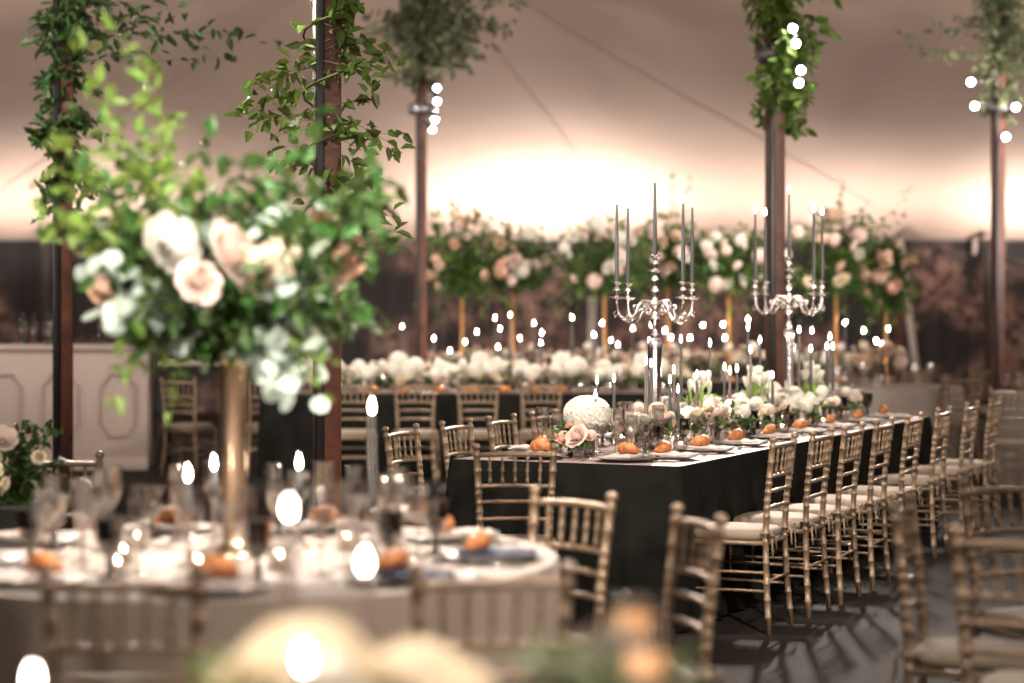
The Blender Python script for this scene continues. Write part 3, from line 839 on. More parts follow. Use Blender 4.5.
# candles and small things on the front round table
for i, (px, py, Y, w) in enumerate(((372, 406, 5.6, 'right of the tall gold vase'), (188, 482, 5.5, 'left of the gold vase, front one'), (214, 468, 5.9, 'left of the gold vase, rear one'), (299, 465, 5.95, 'just right of the gold vase'))):
    q = at(px, py, Y); stick_candle(q, q.z, w + ' on the front round table', 'on the front round table', 'wax', True, fs=.95)
def mk_votive(name):
    t_ = link(name, None)
    MB().lathe([(0, 0), (.03, 0), (.034, .01), (.036, .06), (.034, .06), (.032, .012), (0, .008)], 12, smooth=False).build('cup', M['clear'], t_)
    w_ = MB().lathe([(0, .01), (.03, .01), (.031, .03), (0, .032)], 12).build('wax', M['cream'], t_)
    link('flame', FD, t_, (0, 0, .033)).scale = (.4, .4, .4)
    return t_
votive = proto_mesh('votive_candle', mk_votive)
for i, (a, r, w) in enumerate(((-95, .42, 'front'), (-60, .33, 'right front'), (-20, .42, 'right'), (30, .36, 'rear right'), (95, .42, 'rear'), (150, .36, 'rear left'), (-150, .33, 'left front'), (-120, .5, 'far left front'))):
    votive((R1[0] + r * math.cos(math.radians(a)), R1[1] + r * math.sin(math.radians(a)), TOP), 0, 'clear glass votive on the %s of the front round table, around the vase' % w, 'votive candle', 'votives on the front round table')
for i in range(10):
    t2 = .5 + i * .45; s = .26 if i % 2 else -.24
    votive(T(t2, s), 0, 'clear glass votive, %s from the near end of the long table' % ORD[i], 'votive candle', 'votives on the long table')

# ------------------------------------------------------------------ nearest table: cream roses, candles, glasses
q = at(330, 640, 2.75)
t = thing('flower_arrangement', 'large blurred mound of cream hydrangeas and roses in the nearest foreground', 'flower arrangement', (q.x, 2.75, TOP))
low_vase(t, M['smoke'], .12, .07)
gf, gs = MB(), MB()
for (px, py, dy, s_, kd, c) in ((305, 694, .02, 1.72, 'hyd', 'cream'), (418, 696, .02, 1.25, 'hyd', 'cream'), (458, 704, .0, .95, 'hyd', 'cream'), (250, 690, -.06, 1.3, 'rose', 'cream'), (360, 690, -.1, 1.5, 'rose', 'cream'), (330, 700, -.14, 1.5, 'rose', 'white'), (236, 702, .05, 1.2, 'rose', 'blush')):
    e = at(px, py, 2.75 + dy); bloom(t, kd, c, (e.x - q.x, dy, e.z - TOP), s_, (.5 if kd == 'rose' else 0, rnd(-.3, .3)))
for k in range(12):
    a = rnd(0, 6.28); spray(gf, gs, (0, 0, .12), (.2 * math.cos(a), .16 * math.sin(a), rnd(.12, .2)), 9, .05, .028, .03, .02)
gf.build('leaves', M['green'], t); gs.build('stems', M['stem'], t)
for i, (px, py, Y, w) in enumerate(((304, 655, 2.55, 'before the cream roses'), (365, 557, 3.15, 'behind the cream roses, rightmost'), (289, 507, 3.2, 'behind the cream roses, tallest'), (33, 672, 2.7, 'at the far left corner'))):
    q = at(px, py, Y); stick_candle(q, q.z, w + ' on the nearest table', 'on the nearest table', 'waxwarm', px != 33, fs=.62)
for i, (px, Y, k, w) in enumerate(((612, 2.95, tall, 'left one at the right rim'), (655, 2.85, goblet, 'right one at the right rim'), (640, 3.12, tall, 'rear one at the right rim'), (590, 3.1, wine, 'leftmost of the four at the right rim'))):
    q = at(px, 600, Y); k((q.x, Y, TOP), 0, 'blurred glass, %s of the nearest table' % w, 'wine glass' if k is not goblet else 'goblet', 'glasses on the nearest table', sc=1.0)

for i, (px, py, Y, w) in enumerate(((632, 615, 3.05, 'upper'), (645, 655, 2.8, 'lower'))):
    q = at(px, py, Y); t = thing('votive_candle', '%s of two warm votive glows among the blurred glasses, nearest table' % w, 'votive candle', (q.x, Y, TOP), 0, 'votives on the nearest table')
    hh = q.z - TOP - .03
    MB().lathe([(0, 0), (.035, 0), (.036, .006), (.008, .014), (.006, hh * .6), (.012, hh - .01), (.03, hh), (.034, hh + .055), (.032, hh + .055), (.028, hh + .004), (0, hh)], 14, smooth=False).build('glass', M['clear'], t)
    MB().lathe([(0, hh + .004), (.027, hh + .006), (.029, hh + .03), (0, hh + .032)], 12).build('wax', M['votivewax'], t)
random.seed(61)
q = at(612, 672, 2.9); t = thing('flower_arrangement', 'low greenery among the blurred glasses on the nearest table', 'flower arrangement', (q.x, 2.9, TOP))
low_vase(t, M['smoke'], .12, .05); gf, gs = MB(), MB()
for k in range(16):
    a = rnd(0, 6.28); spray(gf, gs, (0, 0, .1), (.11 * math.cos(a), .1 * math.sin(a), rnd(.12, .2)), 10, .05, .03, .03, .02)
gf.build('leaves', M['olive'], t); gs.build('stems', M['stem'], t)

# ------------------------------------------------------------------ tent poles, vines and spotlights
poles = [(63, 13.6, .16, 'leftmost tent pole, before the white bar'), (327, 9.6, .15, 'thick dark tent pole behind the tall gold vase'), (421, 20.9, .13, 'distant tent pole left of centre, behind the far flowers'),
         (775, 15.2, .15, 'reddish tent pole behind the farther candelabrum'), (998, 20.0, .135, 'tent pole at the right edge')]
PP = []
for i, (px, Y, w, lab) in enumerate(poles):
    q = at(px, HY, Y); h = H(q.x, Y) - .02
    t = thing('tent_pole', lab.replace('tent pole', 'timber tent pole'), 'tent pole', (q.x, Y, 0), .25, 'timber tent poles')
    MB().box((0, 0, h / 2), (w * .82, w * .82, h), bev=.012).build('shaft', M['bark'], t)
    MB().box((0, 0, .02), (w * 1.5, w * 1.5, .04), bev=.008).build('base_plate', M['steel'], t)
    MB().box((-w * .30, -w * .44, h / 2), (w * .28, .03, h - .1), bev=.008).build('cable_channel', M['black'], t)
    PP.append(Vector((q.x, Y, 0)))

def vine(pi, lab, cloud, leafm, L_, W_, n_, nl, droop=0, spread=.06):
    """cloud: list of (px0, px1, py0, py1, share)"""
    P = PP[pi]; Y = P.y
    o = thing('greenery_garland', lab, 'greenery', (P.x, P.y, 0))
    g, gs = MB(), MB()
    for (x0, x1, y0, y1, sh) in cloud:
        for _ in range(int(n_ * sh)):
            dy = rnd(-.3, .2) if pi != 1 else rnd(-.22, .12)
            e = at(rnd(x0, x1), rnd(y0, y1), Y + dy) - P
            st = Vector((rnd(-.06, .06), -.08, e.z + rnd(-.1, .25)))
            spray(g, gs, st, e, nl, L_, W_, droop, spread)
    # wrap hugging the pole
    ys = min(c[2] for c in cloud); ye = max(c[3] for c in cloud)
    z0 = at(0, ye, Y).z; z1 = at(0, ys, Y).z + .3
    pts = []
    for k in range(60):
        z = z0 + (z1 - z0) * k / 59; a = k * .55
        pts.append((.115 * math.cos(a), .115 * math.sin(a), z))
    gs.tube(pts, .006, 5)
    for p in pts:
        for _ in range(1 if pi == 1 else 5): g.leaf(Vector(p) + rvec() * .03, rvec() + Vector((p[0] * 4, p[1] * 4, -.2)), rvec() + Vector((0, -.5, .5)), L_ * rnd(.7, 1.1), W_)
    g.build('leaves', leafm, o); gs.build('stems', M['stem'], o)
    return o
vine(0, 'dark green leafy garland wound round the leftmost tent pole', [(22, 110, -20, 60, .4), (28, 110, 60, 225, .5), (110, 285, 0, 62, .28)], M['deep'], .10, .05, 46, 16)
vine(1, 'sharp green leafy vine hanging from the thick dark tent pole', [(236, 300, 50, 165, .5), (340, 405, 40, 110, .3), (345, 410, 110, 245, .6), (330, 365, 0, 40, .2)], M['green'], .085, .048, 30, 9, spread=.035)
vine(2, 'grey-green cloud of eucalyptus high on the distant left tent pole', [(372, 470, -20, 85, .6), (440, 520, -20, 65, .5), (360, 420, 0, 60, .3)], M['olive'], .12, .06, 60, 16)
vine(3, 'lush green garland high on the reddish tent pole', [(745, 775, -10, 22, .15), (780, 845, -15, 60, .55), (760, 812, 60, 130, .4)], M['green'], .11, .055, 60, 16)
vine(4, 'grey-green leafy garland on the tent pole at the right edge', [(972, 1024, -15, 120, .8), (893, 960, 12, 58, .14), (1000, 1060, -10, 90, .4)], M['olive'], .10, .05, 54, 14)

LAMPS = []
def spot_light(name, loc, target, energy, size, col, blend=.5, rad=.04):
    l = bpy.data.lights.new(name, 'SPOT'); l.energy = energy; l.spot_size = math.radians(size); l.spot_blend = blend
    l.color = col; l.shadow_soft_size = rad
    o = bpy.data.objects.new(name, l); C.objects.link(o); o.location = loc
    d = Vector(target) - Vector(loc); o.rotation_euler = d.to_track_quat('-Z', 'Y').to_euler()
    return o
WARM = (1, .87, .76); NEUT = (1, .87, .76)
def can(t, loc, target, energy, size=38, col=WARM, k=1.0):
    """a small can lamp on a bracket: body, bulb lens and the light it throws"""
    loc = Vector(loc); d = (Vector(target) - loc).normalized()
    base = Vector(t.location)
    g = MB(); g.tube([loc - base - d * .11, loc - base - d * .10, loc - base], [.02 * k, .045 * k, .045 * k], 12, caps=True)
    c_ = g.build('lamp_can', M['black'], t)
    g = MB(); g.tube([loc - base + d * .001, loc - base + d * .02, loc - base + d * .032], [.040 * k, .036 * k, .012 * k], 12)
    g.build('lens', M['bulb'], c_)
    g = MB(); g.tube([loc - base - d * .06, (loc - base - d * .06) * .3 + Vector((0, 0, (loc.z - base.z) * .7 + .03)), Vector((0, 0, loc.z - base.z + .05))], .009, 6)
    g.build('bracket', M['steel'], c_)
    spot_light('pin_spot', loc + d * .04, target, energy * 2.0, size, col)
def cluster(pi, lab, lamps):
    P = PP[pi]
    z = sum(at(px, py, P.y).z for px, py, *_ in lamps) / len(lamps)
    t = thing('spotlight_cluster', lab, 'spotlight', (P.x, P.y, z), 0, 'spotlight clusters on the tent poles')
    MB().lathe([(.125, -.05), (.135, -.05), (.135, .05), (.125, .05), (.125, -.05)], 16).build('clamp', M['steel'], t)
    for (px, py, dy, tgt, e) in lamps:
        can(t, at(px, py, P.y + dy), tgt, e, k=.62 if pi == 2 else .72)
E = 55
cluster(2, 'four small bright spotlights clamped to the distant left tent pole', [(437, 88, -.35, (1, 12, .8), E), (437, 101, -.3, (0, 18.8, .9), E * 3), (435, 119, -.35, (-1.2, 18.8, .9), E * 3), (432, 129, -.3, (1.0, 19, .9), E * 3)])
cluster(3, 'spotlights glowing within greenery on the reddish tent pole', [(793, 28, -.3, (.5, 10.5, .8), E * 4), (796, 43, -.33, (1.3, 11.8, .8), E * 4), (801, 70, -.3, (.6, 10.2, .8), E * 3), (799, 83, -.33, (1.3, 6, .7), E * 1.5)])
cluster(4, 'spotlights below the greenery on the tent pole at right edge', [(975, 106, -.3, (2, 13, .8), E * 2), (1016, 107, -.3, (2.4, 14, .6), E * 2), (1006, 137, -.35, (1.2, 6, .7), E * 1.8), (971, 82, -.3, (1, 10, .8), E)])
q = PP[1]; t = thing('spotlight_cluster', 'spotlights high above the frame on the thick dark pole', 'spotlight', (q.x, q.y, 4.0), 0, 'spotlight clusters on the tent poles')
MB().lathe([(.125, -.05), (.135, -.05), (.135, .05), (.125, .05), (.125, -.05)], 16).build('clamp', M['steel'], t)
for (dx, dy, tgt, e) in ((-.2, -.3, (-1.1, 9.3, 2.35), 70), (.28, -.1, (.7, 10.2, .8), 160), (.3, .05, (1.5, 12.0, .8), 220), (-.1, -.35, (-.75, 5.6, .9), 560), (.25, .35, (.3, 18.8, 1.0), 500)):
    can(t, (q.x + dx, q.y + dy, 4.0), tgt, e)
q = PP[0]; t = thing('spotlight_cluster', 'spotlights high above the frame on the leftmost pole', 'spotlight', (q.x, q.y, 3.9), 0, 'spotlight clusters on the tent poles')
MB().lathe([(.13, -.05), (.14, -.05), (.14, .05), (.13, .05), (.13, -.05)], 16).build('clamp', M['steel'], t)
for (dx, dy, tgt, e) in ((.2, -.3, (-.8, 5.76, 1.5), 260), (.2, .3, (-3.5, 19, .6), 40), (-.2, -.3, (-1.8, 8, .7), 60)):
    can(t, (q.x + dx, q.y + dy, 3.9), tgt, e)
# unseen poles added behind and beside the camera to hold fill spotlights
for (x, y, lab, lamps) in ((2.3, 3.0, 'added tent pole with fill spotlights out of frame on the right', [((-.8, 5.5, 1.6), 420, 24), ((-.3, 4.6, .7), 260, 60), ((.7, 10.5, .9), 330), ((1.6, 12, .9), 330), ((1.2, 6, .6), 90), ((-.1, 2.75, .95), 60)]),
                           (-2.6, 1.0, 'added tent pole with fill spotlights out of frame on the left', [((-.8, 5.6, 1.6), 420, 24), ((.3, 10, .9), 220), ((-.22, 2.75, 1.0), 420)])):
    h = H(x, y) - .02
    t = thing('tent_pole', lab, 'tent pole', (x, y, 0))
    MB().box((0, 0, h / 2), (.13, .13, h), bev=.012).build('shaft', M['bark'], t)
    for k, (tgt, e, *sz) in enumerate(lamps):
        a = math.atan2(tgt[1] - y, tgt[0] - x) + (k - len(lamps) / 2 + .5) * .22; can(t, (x + .36 * math.cos(a), y + .36 * math.sin(a), 3.9 + .22 * k), tgt, e, *sz)

for (x, y, lab, lamps) in ((5.9, 16.5, 'added tent pole with fill spotlights beyond the right edge of the frame', [((1.2, 22, 2.0), 500), ((3.4, 22.2, 2.1), 350), ((0, 19, 1.0), 350)]),
                           (-6.2, 15.5, 'added tent pole with fill spotlights beyond the left edge of the frame', [((-.5, 22, 2.0), 500), ((-1, 18.8, 1.0), 300), ((-5.2, 19, .7), 100)])):  # unseen poles added so their spots brighten the far tables
    h = H(x, y) - .02
    t = thing('tent_pole', lab, 'tent pole', (x, y, 0))
    MB().box((0, 0, h / 2), (.13, .13, h), bev=.012).build('shaft', M['bark'], t)
    for k, (tgt, e, *sz) in enumerate(lamps):
        a = math.atan2(tgt[1] - y, tgt[0] - x) + (k - len(lamps) / 2 + .5) * .22; can(t, (x + .36 * math.cos(a), y + .36 * math.sin(a), 4.2 + .22 * k), tgt, e, *sz)

# uplights along the back wall
def uplight(x, y, lab, e, tx, ty, size=95, zt=4):
    t = thing('uplight', lab, 'uplight', (x, y, 0), 0, 'uplights along the back wall')
    MB().box((0, 0, .02), (.2, .2, .04), bev=.01).build('base', M['black'], t)
    MB().tube([(0, 0, .04), (0, 0, 1.6)], .018, 8).build('stand', M['black'], t)
    MB().lathe([(.05, 1.6), (.075, 1.62), (.08, 1.76), (.074, 1.76), (.07, 1.72), (0, 1.72)], 16).build('housing', M['black'], t)
    MB().lathe([(0, 1.725), (.068, 1.725), (.05, 1.745), (0, 1.75)], 16).build('lens', M['bulb'], t)
    spot_light('uplight_beam', (x, y, 1.78), (tx, ty, zt), e, size, (1, .86, .78), 1.0, .07)
UP = 150; WASH = 950
for x, k, lab in ((-10.5, .7, 'beyond the left edge'), (-7.8, .7, 'just left of the frame'), (-5.95, 1.0, 'behind the bar'), (-3.9, .2, 'right of the bar'), (-1.33, .4, 'behind the distant left pole'), (-.1, 1.25, 'left of the ceiling glow middle'), (.95, 1.25, 'right of the ceiling glow middle'),
                  (2.15, .55, 'behind the nearer candelabrum'), (3.95, .5, 'behind the farther candelabrum'), (5.4, .5, 'behind the farthest chairs at right'), (7.7, 1.5, 'behind the right edge pole'), (10.5, .7, 'beyond the right edge')):
    uplight(x, 29.4, 'uplight at the foot of the back wall, ' + lab, UP * k, x, 29.9, 150)
for x, y, lab in ((-8.2, 17, 'left of the bar'), (8.2, 17, 'right of the pale tables'), (-5.2, 9.5, 'left of the urn'), (5.2, 9.5, 'right of the front chairs')):  # unseen fill lamps, added to light the ceiling more evenly
    uplight(x, y, 'added fill uplight out of frame washing the whole ceiling, ' + lab, WASH, x * .35, y + 8, 110, 7)

# ------------------------------------------------------------------ far tables
FT = []
def far_table(x0, x1, y0, y1, label, cl_label, m):
    c = ((x0 + x1) / 2, (y0 + y1) / 2, 0)
    return long_table(c, PI / 2, x1 - x0, y1 - y0, label, cl_label, M['top'], m)
far_table(-2.3, 1.7, 18.3, 19.5, 'distant long table crowded with white flowers, behind a row of chairs', 'black cloth of the distant long table behind the chair row', M['dark'])
far_table(-.9, 4.1, 21.8, 22.9, 'farthest long table bearing the tall floral stands', 'black cloth of the farthest long table under tall floral stands', M['dark'])
for i, px in enumerate((351, 415, 478, 541)):
    q = at(px, HY, 17.35); put_chair(q.x, 17.35, 0, 1, 'distant gold chair, %s from left in the row before the far flower table' % ORD[i], 'chairs before the distant flower table')
random.seed(23)
for i in range(30):
    x = -2.15 + i * .127; y = 18.62 + (i % 3) * .27
    cols = ['white', 'white', 'cream'] if x < -.8 else ['white', 'cream', 'blush', 'tan']
    centrepiece((x, y), 'mix' if i % 3 else 'hyd', 'distant mound of %s flowers, %s from the left on the far table' % ('white' if x < -.8 else 'cream and blush', (ORD + ['seventeenth', 'eighteenth', 'nineteenth', 'twentieth', 'twenty-first', 'twenty-second', 'twenty-third', 'twenty-fourth', 'twenty-fifth', 'twenty-sixth', 'twenty-seventh', 'twenty-eighth', 'twenty-ninth', 'thirtieth'])[i]), 'flowers on the distant table', 100 + i, sc=1.35 + .35 * (i % 2), cols=cols, h0=.10, nb=14, bs=.6)
random.seed(29)
for i in range(16):
    x = -.75 + i * .31; y = 22.05 + (i % 2) * .35
    centrepiece((x, y), 'mix', 'distant mound of beige and blush flowers, %s from left on the farthest table' % ORD[i], 'flowers on the farthest table', 140 + i, sc=2.1, cols=['tan', 'blush', 'cream', 'white'], h0=.16, nb=15, bs=.55)
for i, px in enumerate((372, 405, 440, 470, 505, 535, 560)):
    q = at(px, 388, 18.45); croissant((q.x, 18.43, TOP), i, 'distant croissant, %s from left at the front rim of the far table' % ORD[i], 'croissant', 'croissants on the distant table')
for i in range(12):
    wine((-2.1 + i * .31, 18.47, TOP), 0, 'distant wine glass, %s from left on the far flower table' % ORD[i], 'wine glass', 'glasses on the distant table')
DC = [(402, 327), (434, 338), (450, 351), (465, 342), (477, 332), (495, 318), (500, 329), (498, 347), (510, 315), (520, 338), (534, 323), (542, 333), (541, 343), (572, 317), (594, 335), (602, 323), (611, 341), (618, 345), (633, 329)]
DC2 = [(652, 325), (665, 331), (671, 338), (680, 320), (690, 338), (703, 325), (723, 325), (725, 338), (748, 320), (845, 323), (864, 331)]
NUM = ORD + ['seventeenth', 'eighteenth', 'nineteenth', 'twentieth']
for i, (px, py) in enumerate(DC):
    Y = 18.7 + (i % 4) * .2; q = at(px, py, Y)
    stick_candle(q, q.z, '%s from left on the distant flower table' % NUM[i], 'on the distant flower table', 'wax', False, .012, fs=.95)
for i, (px, py) in enumerate(DC2):
    Y = 22.0 + (i % 3) * .25; q = at(px, py, Y)
    stick_candle(q, q.z, '%s from left on the farthest table' % NUM[i], 'on the farthest table', 'wax', False, .012, fs=1.0)

def tall_arr(px, Y, pyt, pyb, wpx, label, seed, cols, lean=0, twig=None, z=TOP):
    random.seed(seed)
    q = at(px, HY, Y)
    t = thing('tall_flower_arrangement', label, 'flower arrangement', (q.x, Y, z), 0, 'tall floral stands at the back')
    zt, zb = at(px, pyt, Y).z - z, at(px, pyb, Y).z - z; zc = (zt + zb) / 2; W = wpx * Y / F / 2
    MB().lathe([(0, 0), (.12, 0), (.12, .015), (.03, .03), (.022, .06), (.022, zb + .1), (.05, zb + .16), (.045, zb + .16), (0, zb + .1)], 16).build('stand', M['goldpaint'], t)
    gf, gg, gs = MB(), MB(), MB()
    c = Vector((0, 0, zb + .15))
    for k in range(130):
        a = rnd(0, 6.28); b_ = rnd(-.9, 1); rr = math.sqrt(1 - b_ * b_) * rnd(.5, 1.05)
        e = Vector((W * 1.15 * rr * math.cos(a) + lean * b_, .4 * rr * math.sin(a), zc + (zt - zb) / 2 * b_))
        spray(gf if k % 3 else gg, gs, c, e, 13, .085, .045, .05, .07)
    for k in range(8):
        a = rnd(-W, W); spray(gg, gs, c, (a, rnd(-.3, .1), zb - rnd(.05, .3)), 12, .08, .035, .3, .03)
    if twig:
        for (tx, ty) in twig:
            e = at(tx, ty, Y); spray(gf, gs, c, (e.x - q.x, -.1, e.z - z), 16, .07, .035, .05, .02)
    gf.build('leaves', M['deep'], t); gg.build('light_leaves', M['green'], t); gs.build('stems', M['stem'], t)
    for k in range(19):
        a = rnd(0, 6.28); q_ = math.sqrt(rnd(.02, 1))
        x = W * .95 * q_ * math.cos(a); zz = zc + (zt - zb) / 2 * .8 * q_ * math.sin(a)
        bloom(t, 'rose' if k % 4 else 'hyd', random.choice(cols), (x, -.36 + .2 * q_ * q_ + rnd(-.04, .04), zz), rnd(1.0, 2.1) if k % 4 else rnd(.9, 1.5), (1.25 + rnd(-.4, .3), rnd(-.6, .6)))
    return t
tall_arr(462, 22.1, 205, 300, 115, 'tall stand with dark greenery and small peach roses, left of the back group', 201, ['peach', 'tan', 'blush'], twig=[(470, 180), (455, 195)])
tall_arr(512, 22.5, 222, 295, 95, 'tall stand of cream blooms just left of the brightest ceiling glow', 202, ['cream', 'white', 'blush'])
tall_arr(604, 22.1, 215, 300, 120, 'tall stand of white blooms directly behind the left candles of nearer candelabrum', 203, ['white', 'white', 'blush'])
tall_arr(668, 22.6, 212, 290, 90, 'tall stand with peach roses behind the nearer candelabrum', 204, ['blush', 'peach', 'tan'], twig=[(690, 180), (672, 170)])
tall_arr(729, 22.1, 222, 296, 105, 'tall stand packed with white blooms between the two candelabra', 205, ['white', 'white', 'blush'])
tall_arr(836, 22.1, 205, 300, 130, 'tall stand of greenery and cream roses right of the reddish pole', 206, ['white', 'cream', 'blush', 'tan'], twig=[(845, 178), (838, 195), (870, 200), (912, 185), (906, 210)])
tall_arr(886, 22.3, 240, 312, 60, 'small tall stand at the right end of the back flower group', 207, ['tan', 'peach'])

# white ropes and posts before the back wall
p = at(592, 296, 24.2); MB().tube([(0, 0, 0), (0, 0, p.z)], .055, 12).build('white_post', M['rope'], None, (p.x, 24.2, 0))
tag(bpy.data.objects['white_post'], 'short white post before the back wall between two gold stands', 'post')
a = at(900, 240, 30.4); b_ = at(922, 375, 29.4)
o = MB().tube([(0, 0, a.z), ((b_.x - a.x) * .5, -.5, a.z * .5), (b_.x - a.x, -1.0, .02)], .05, 8).build('guy_rope', M['rope'], None, (a.x, 30.4, 0)); tag(o, 'pale diagonal rope slanting down from the ceiling hem, right of the flowers', 'rope')
a = at(975, 236, 30.8); o = MB().tube([(0, 0, 0), (.01, 0, -.12), (-.01, 0, -.28)], [.02, .045, .03], 8).build('hanging_strap', M['rope'], None, (a.x, 30.8, a.z)); tag(o, 'short white strap hanging from the ceiling hem at right', 'strap')
for px, lab in ((47, 'dark side post beside the leftmost tent pole'), (898, 'brown side post behind the diagonal rope'), (989, 'thin side post left of the right edge pole')):
    a = at(px, 240, 30.6); o = MB().box((0, 0, 1.33), (.13, .13, 2.66), bev=.01).build('side_post', M['bark'] if px == 898 else M['brickpost'], None, (a.x, 30.6, 0)); tag(o, lab, 'post', 'side posts along the back wall')

# ------------------------------------------------------------------ bar on the left
bx0, bx1 = at(-30, 0, 19).x, at(143, 0, 19).x
bw = bx1 - bx0
t = thing('bar_counter', 'long pale painted bar counter with moulded panels, at left', 'bar counter', ((bx0 + bx1) / 2, 19.2, 0), .12)
MB().box((0, .35, .58), (bw, .7, 1.16), bev=.01).build('body', M['bar'], t)
MB().box((0, .35, 1.18), (bw + .1, .78, .05), bev=.012).build('countertop', M['bar'], t)
MB().box((0, -.012, .06), (bw, .03, .12), bev=.006).build('plinth', M['bar'], t)
for k in range(3):
    cx = -bw / 2 + bw * (k + .5) / 3; w2, z0, z1, n_ = bw / 6 * .62, .33, .92, .07
    loop = [(-w2 + n_, z0), (w2 - n_, z0), (w2 - n_, z0 + n_ * .6), (w2, z0 + n_ * 1.6), (w2, z1 - n_ * 1.6), (w2 - n_, z1 - n_ * .6), (w2 - n_, z1), (-w2 + n_, z1), (-w2 + n_, z1 - n_ * .6), (-w2, z1 - n_ * 1.6), (-w2, z0 + n_ * 1.6), (-w2 + n_, z0 + n_ * .6)]
    loop.append(loop[0])
    MB().tube([(cx + x, -.008, z) for x, z in loop], .014, 6, smooth=False).build('panel_moulding', M['barline'], t)
def mk_bottle(m):
    def fn(name):
        t_ = link(name, None)
        MB().lathe([(0, 0), (.036, 0), (.038, .01), (.038, .17), (.03, .2), (.013, .225), (.012, .28), (.014, .282), (.014, .295), (0, .296)], 12).build('body', M[m], t_)
        MB().lathe([(.0145, .28), (.0145, .31), (0, .312)], 10).build('cap', M['black'], t_)
        return t_
    return fn
bg = proto_mesh('bottle', mk_bottle('bottle')); ba = proto_mesh('bottle', mk_bottle('amber'))
for i, (px, k, c) in enumerate(((22, bg, 'dark green'), (33, ba, 'amber'), (45, ba, 'amber'), (50, bg, 'dark green'), (100, bg, 'dark green'), (120, bg, 'dark green'))):
    a = at(px, HY, 19.5); k((a.x, 19.55, 1.205), 0, '%s bottle on the pale bar counter, %s bottle from the left' % (c, ORD[i]), 'bottle', 'bottles on the bar counter')
# dim side table with glassware right of the bar
x0, x1 = at(150, 0, 19).x, at(300, 0, 19).x
t = thing('serving_table', 'shadowy serving table crowded with bottles and glasses, right of the bar', 'table', ((x0 + x1) / 2, 19.6, 0))
MB().box((0, 0, 1.03), (x1 - x0, .6, .04), bev=.008).build('tabletop', M['bar'], t)
for sx in (-1, 1):
    for sy in (-1, 1): MB().tube([(sx * (x1 - x0) * .47, sy * .25, 0), (sx * (x1 - x0) * .47, sy * .25, 1.02)], .022, 8).build('leg', M['black'], t)
random.seed(5)
for i in range(14):
    x = x0 + .08 + i * (x1 - x0 - .16) / 13
    (ba if i % 4 == 1 else bg if i % 4 == 3 else tall)((x, 19.5 + (i % 3) * .09, 1.05), 0, '%s on the serving table right of the bar, %s from left' % ('amber bottle' if i % 4 == 1 else 'green bottle' if i % 4 == 3 else 'clear tall glass', ORD[i]), 'bottle' if i % 2 else 'glass', 'glassware on the serving table')
for i, px in enumerate((180, 268, 300)):
    q = at(px, HY, 18.6); put_chair(q.x, 18.5, .3 * (-1) ** i, 1, 'dim gold chair, %s from left before the serving table' % ORD[i], 'chairs before the serving table')
# potted plant column at far left
q = at(8, 0, 7.9)
t = thing('urn_arrangement', 'dark urn with cream blooms and trailing leaves at the far left edge', 'flower arrangement', (q.x, 7.9, 0))
MB().lathe([(0, 0), (.17, 0), (.17, .03), (.12, .08), (.10, .3), (.13, .6), (.17, .72), (.18, .74), (.15, .73), (0, .70)], 20).build('urn', M['soil'], t)
gf, gs = MB(), MB(); random.seed(77)
for k in range(46):
    a = rnd(0, 6.28); rr = rnd(.1, .28)
    spray(gf, gs, (0, 0, .72), (rr * math.cos(a), rr * math.sin(a) * .8, rnd(.55, 1.08)), 10, .05, .03, .1, .02)
for (px, py) in ((62, 432), (50, 425), (40, 440)):
    e = at(px, py, 7.7); spray(gf, gs, (0, 0, .8), (e.x - q.x, -.2, e.z), 9, .04, .026, .06, .01)
gf.build('leaves', M['deep'], t); gs.build('stems', M['stem'], t)
for (px, py, s_, c) in ((2, 440, 1.3, 'blush'), (8, 487, 1.1, 'cream'), (38, 458, .7, 'cream'), (-12, 470, 1.2, 'cream')):
    e = at(px, py, 7.66); bloom(t, 'rose', c, (e.x - q.x, -.22, e.z), s_, (1.2, 0))

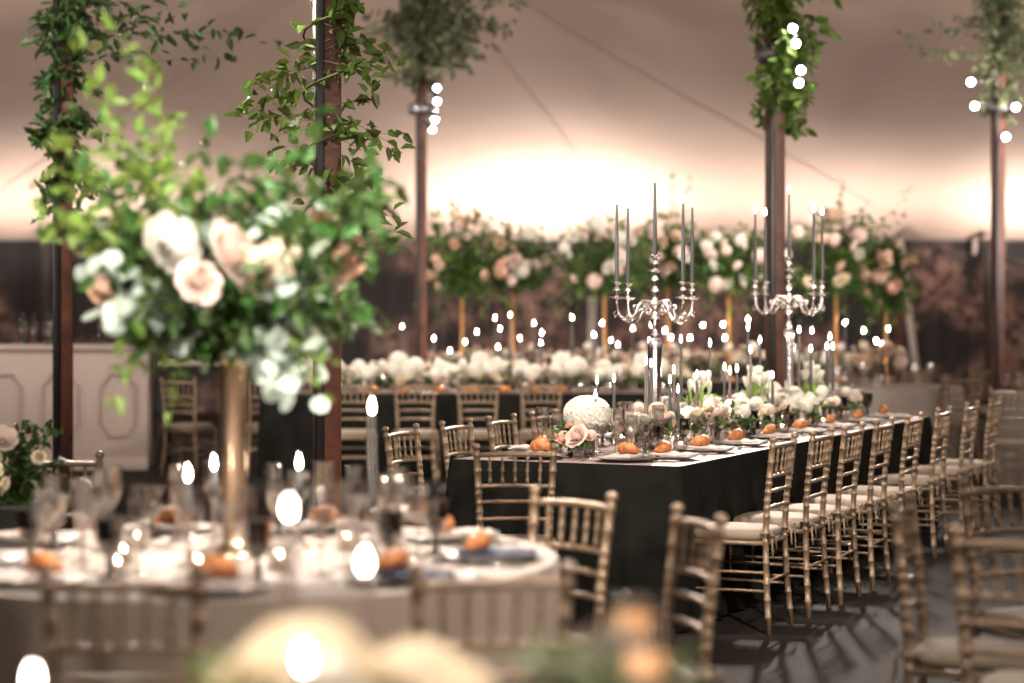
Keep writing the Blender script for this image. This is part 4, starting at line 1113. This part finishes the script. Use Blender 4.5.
# ------------------------------------------------------------------ right background tables and chairs
round_table((3.75, 20.3), .8, TOP, 'round pale-clothed table behind the far end of the long table', 'pale grey cloth on the round table behind the long table', M['palegrey'], 12)
round_table((5.1, 17.6), .85, TOP, 'round pale-clothed table at the right edge of the frame', 'pale grey cloth on the round table at the right edge', M['palegrey'], 14)
for i, (px, Y, dx, dy, lab) in enumerate(((944, 19.4, -.9, .3, 'distant gold chair seen edge-on beside the round pale table'), (965, 19.0, -.3, .95, 'distant gold chair with its back to us, left of the right edge pole'),
                                          (914, 21.8, -.8, -.5, 'distant gold chair behind the round pale table'), (986, 22.0, .3, .9, 'distant gold chair against the back wall beside the right edge pole'), (1012, 15.9, .2, 1, 'gold chair drawn up to the pale table at the right edge'))):
    q = at(px, HY, Y); put_chair(q.x, Y, dx, dy, lab, 'chairs around the distant pale tables')
for i in range(6):
    a = i * PI / 3
    tall((3.75 + .5 * math.cos(a), 20.3 + .5 * math.sin(a), TOP), 0, 'tall clear glass on the round pale table, %s clockwise from its right' % ORD[i], 'wine glass', 'glasses on the round pale table')
centrepiece((3.75, 20.3), 'mix', 'beige and cream flowers on the round pale table behind the long table', None, 171, sc=2.2, cols=['tan', 'cream', 'blush'], h0=.2)
for i, (px, py) in enumerate(((876, 341), (881, 345), (888, 329))):
    q = at(px, py, 20.1 + .15 * i); stick_candle(q, q.z, '%s from left on the round pale table' % ORD[i], 'on the round pale table', 'wax', False, .012, fs=1.0)
for i, px in enumerate((1006, 1018)):
    q = at(px, HY, 17.55); wine((q.x, 17.55, TOP), 0, 'clear glass on the pale table at the right edge, %s one' % ['left', 'right'][i], 'wine glass', 'glasses on the right edge table')

# ------------------------------------------------------------------ world and render look
w = bpy.data.worlds.new('tent_ambience'); bpy.context.scene.world = w; w.use_nodes = True
w.node_tree.nodes['Background'].inputs[0].default_value = (1, .84, .745, 1)
w.node_tree.nodes['Background'].inputs[1].default_value = .35
sc = bpy.context.scene
sc.view_settings.view_transform = 'Standard'; sc.view_settings.look = 'None'; sc.view_settings.gamma = 1
sc.view_settings.use_curve_mapping = False
sc.view_settings.exposure = 0.85
sc.cycles.max_bounces = 10; sc.cycles.diffuse_bounces = 3; sc.cycles.glossy_bounces = 4; sc.cycles.transmission_bounces = 8
sc.cycles.transparent_max_bounces = 24; sc.cycles.caustics_reflective = False; sc.cycles.caustics_refractive = False
sc.cycles.sample_clamp_indirect = 4
sc.cycles.use_denoising = True
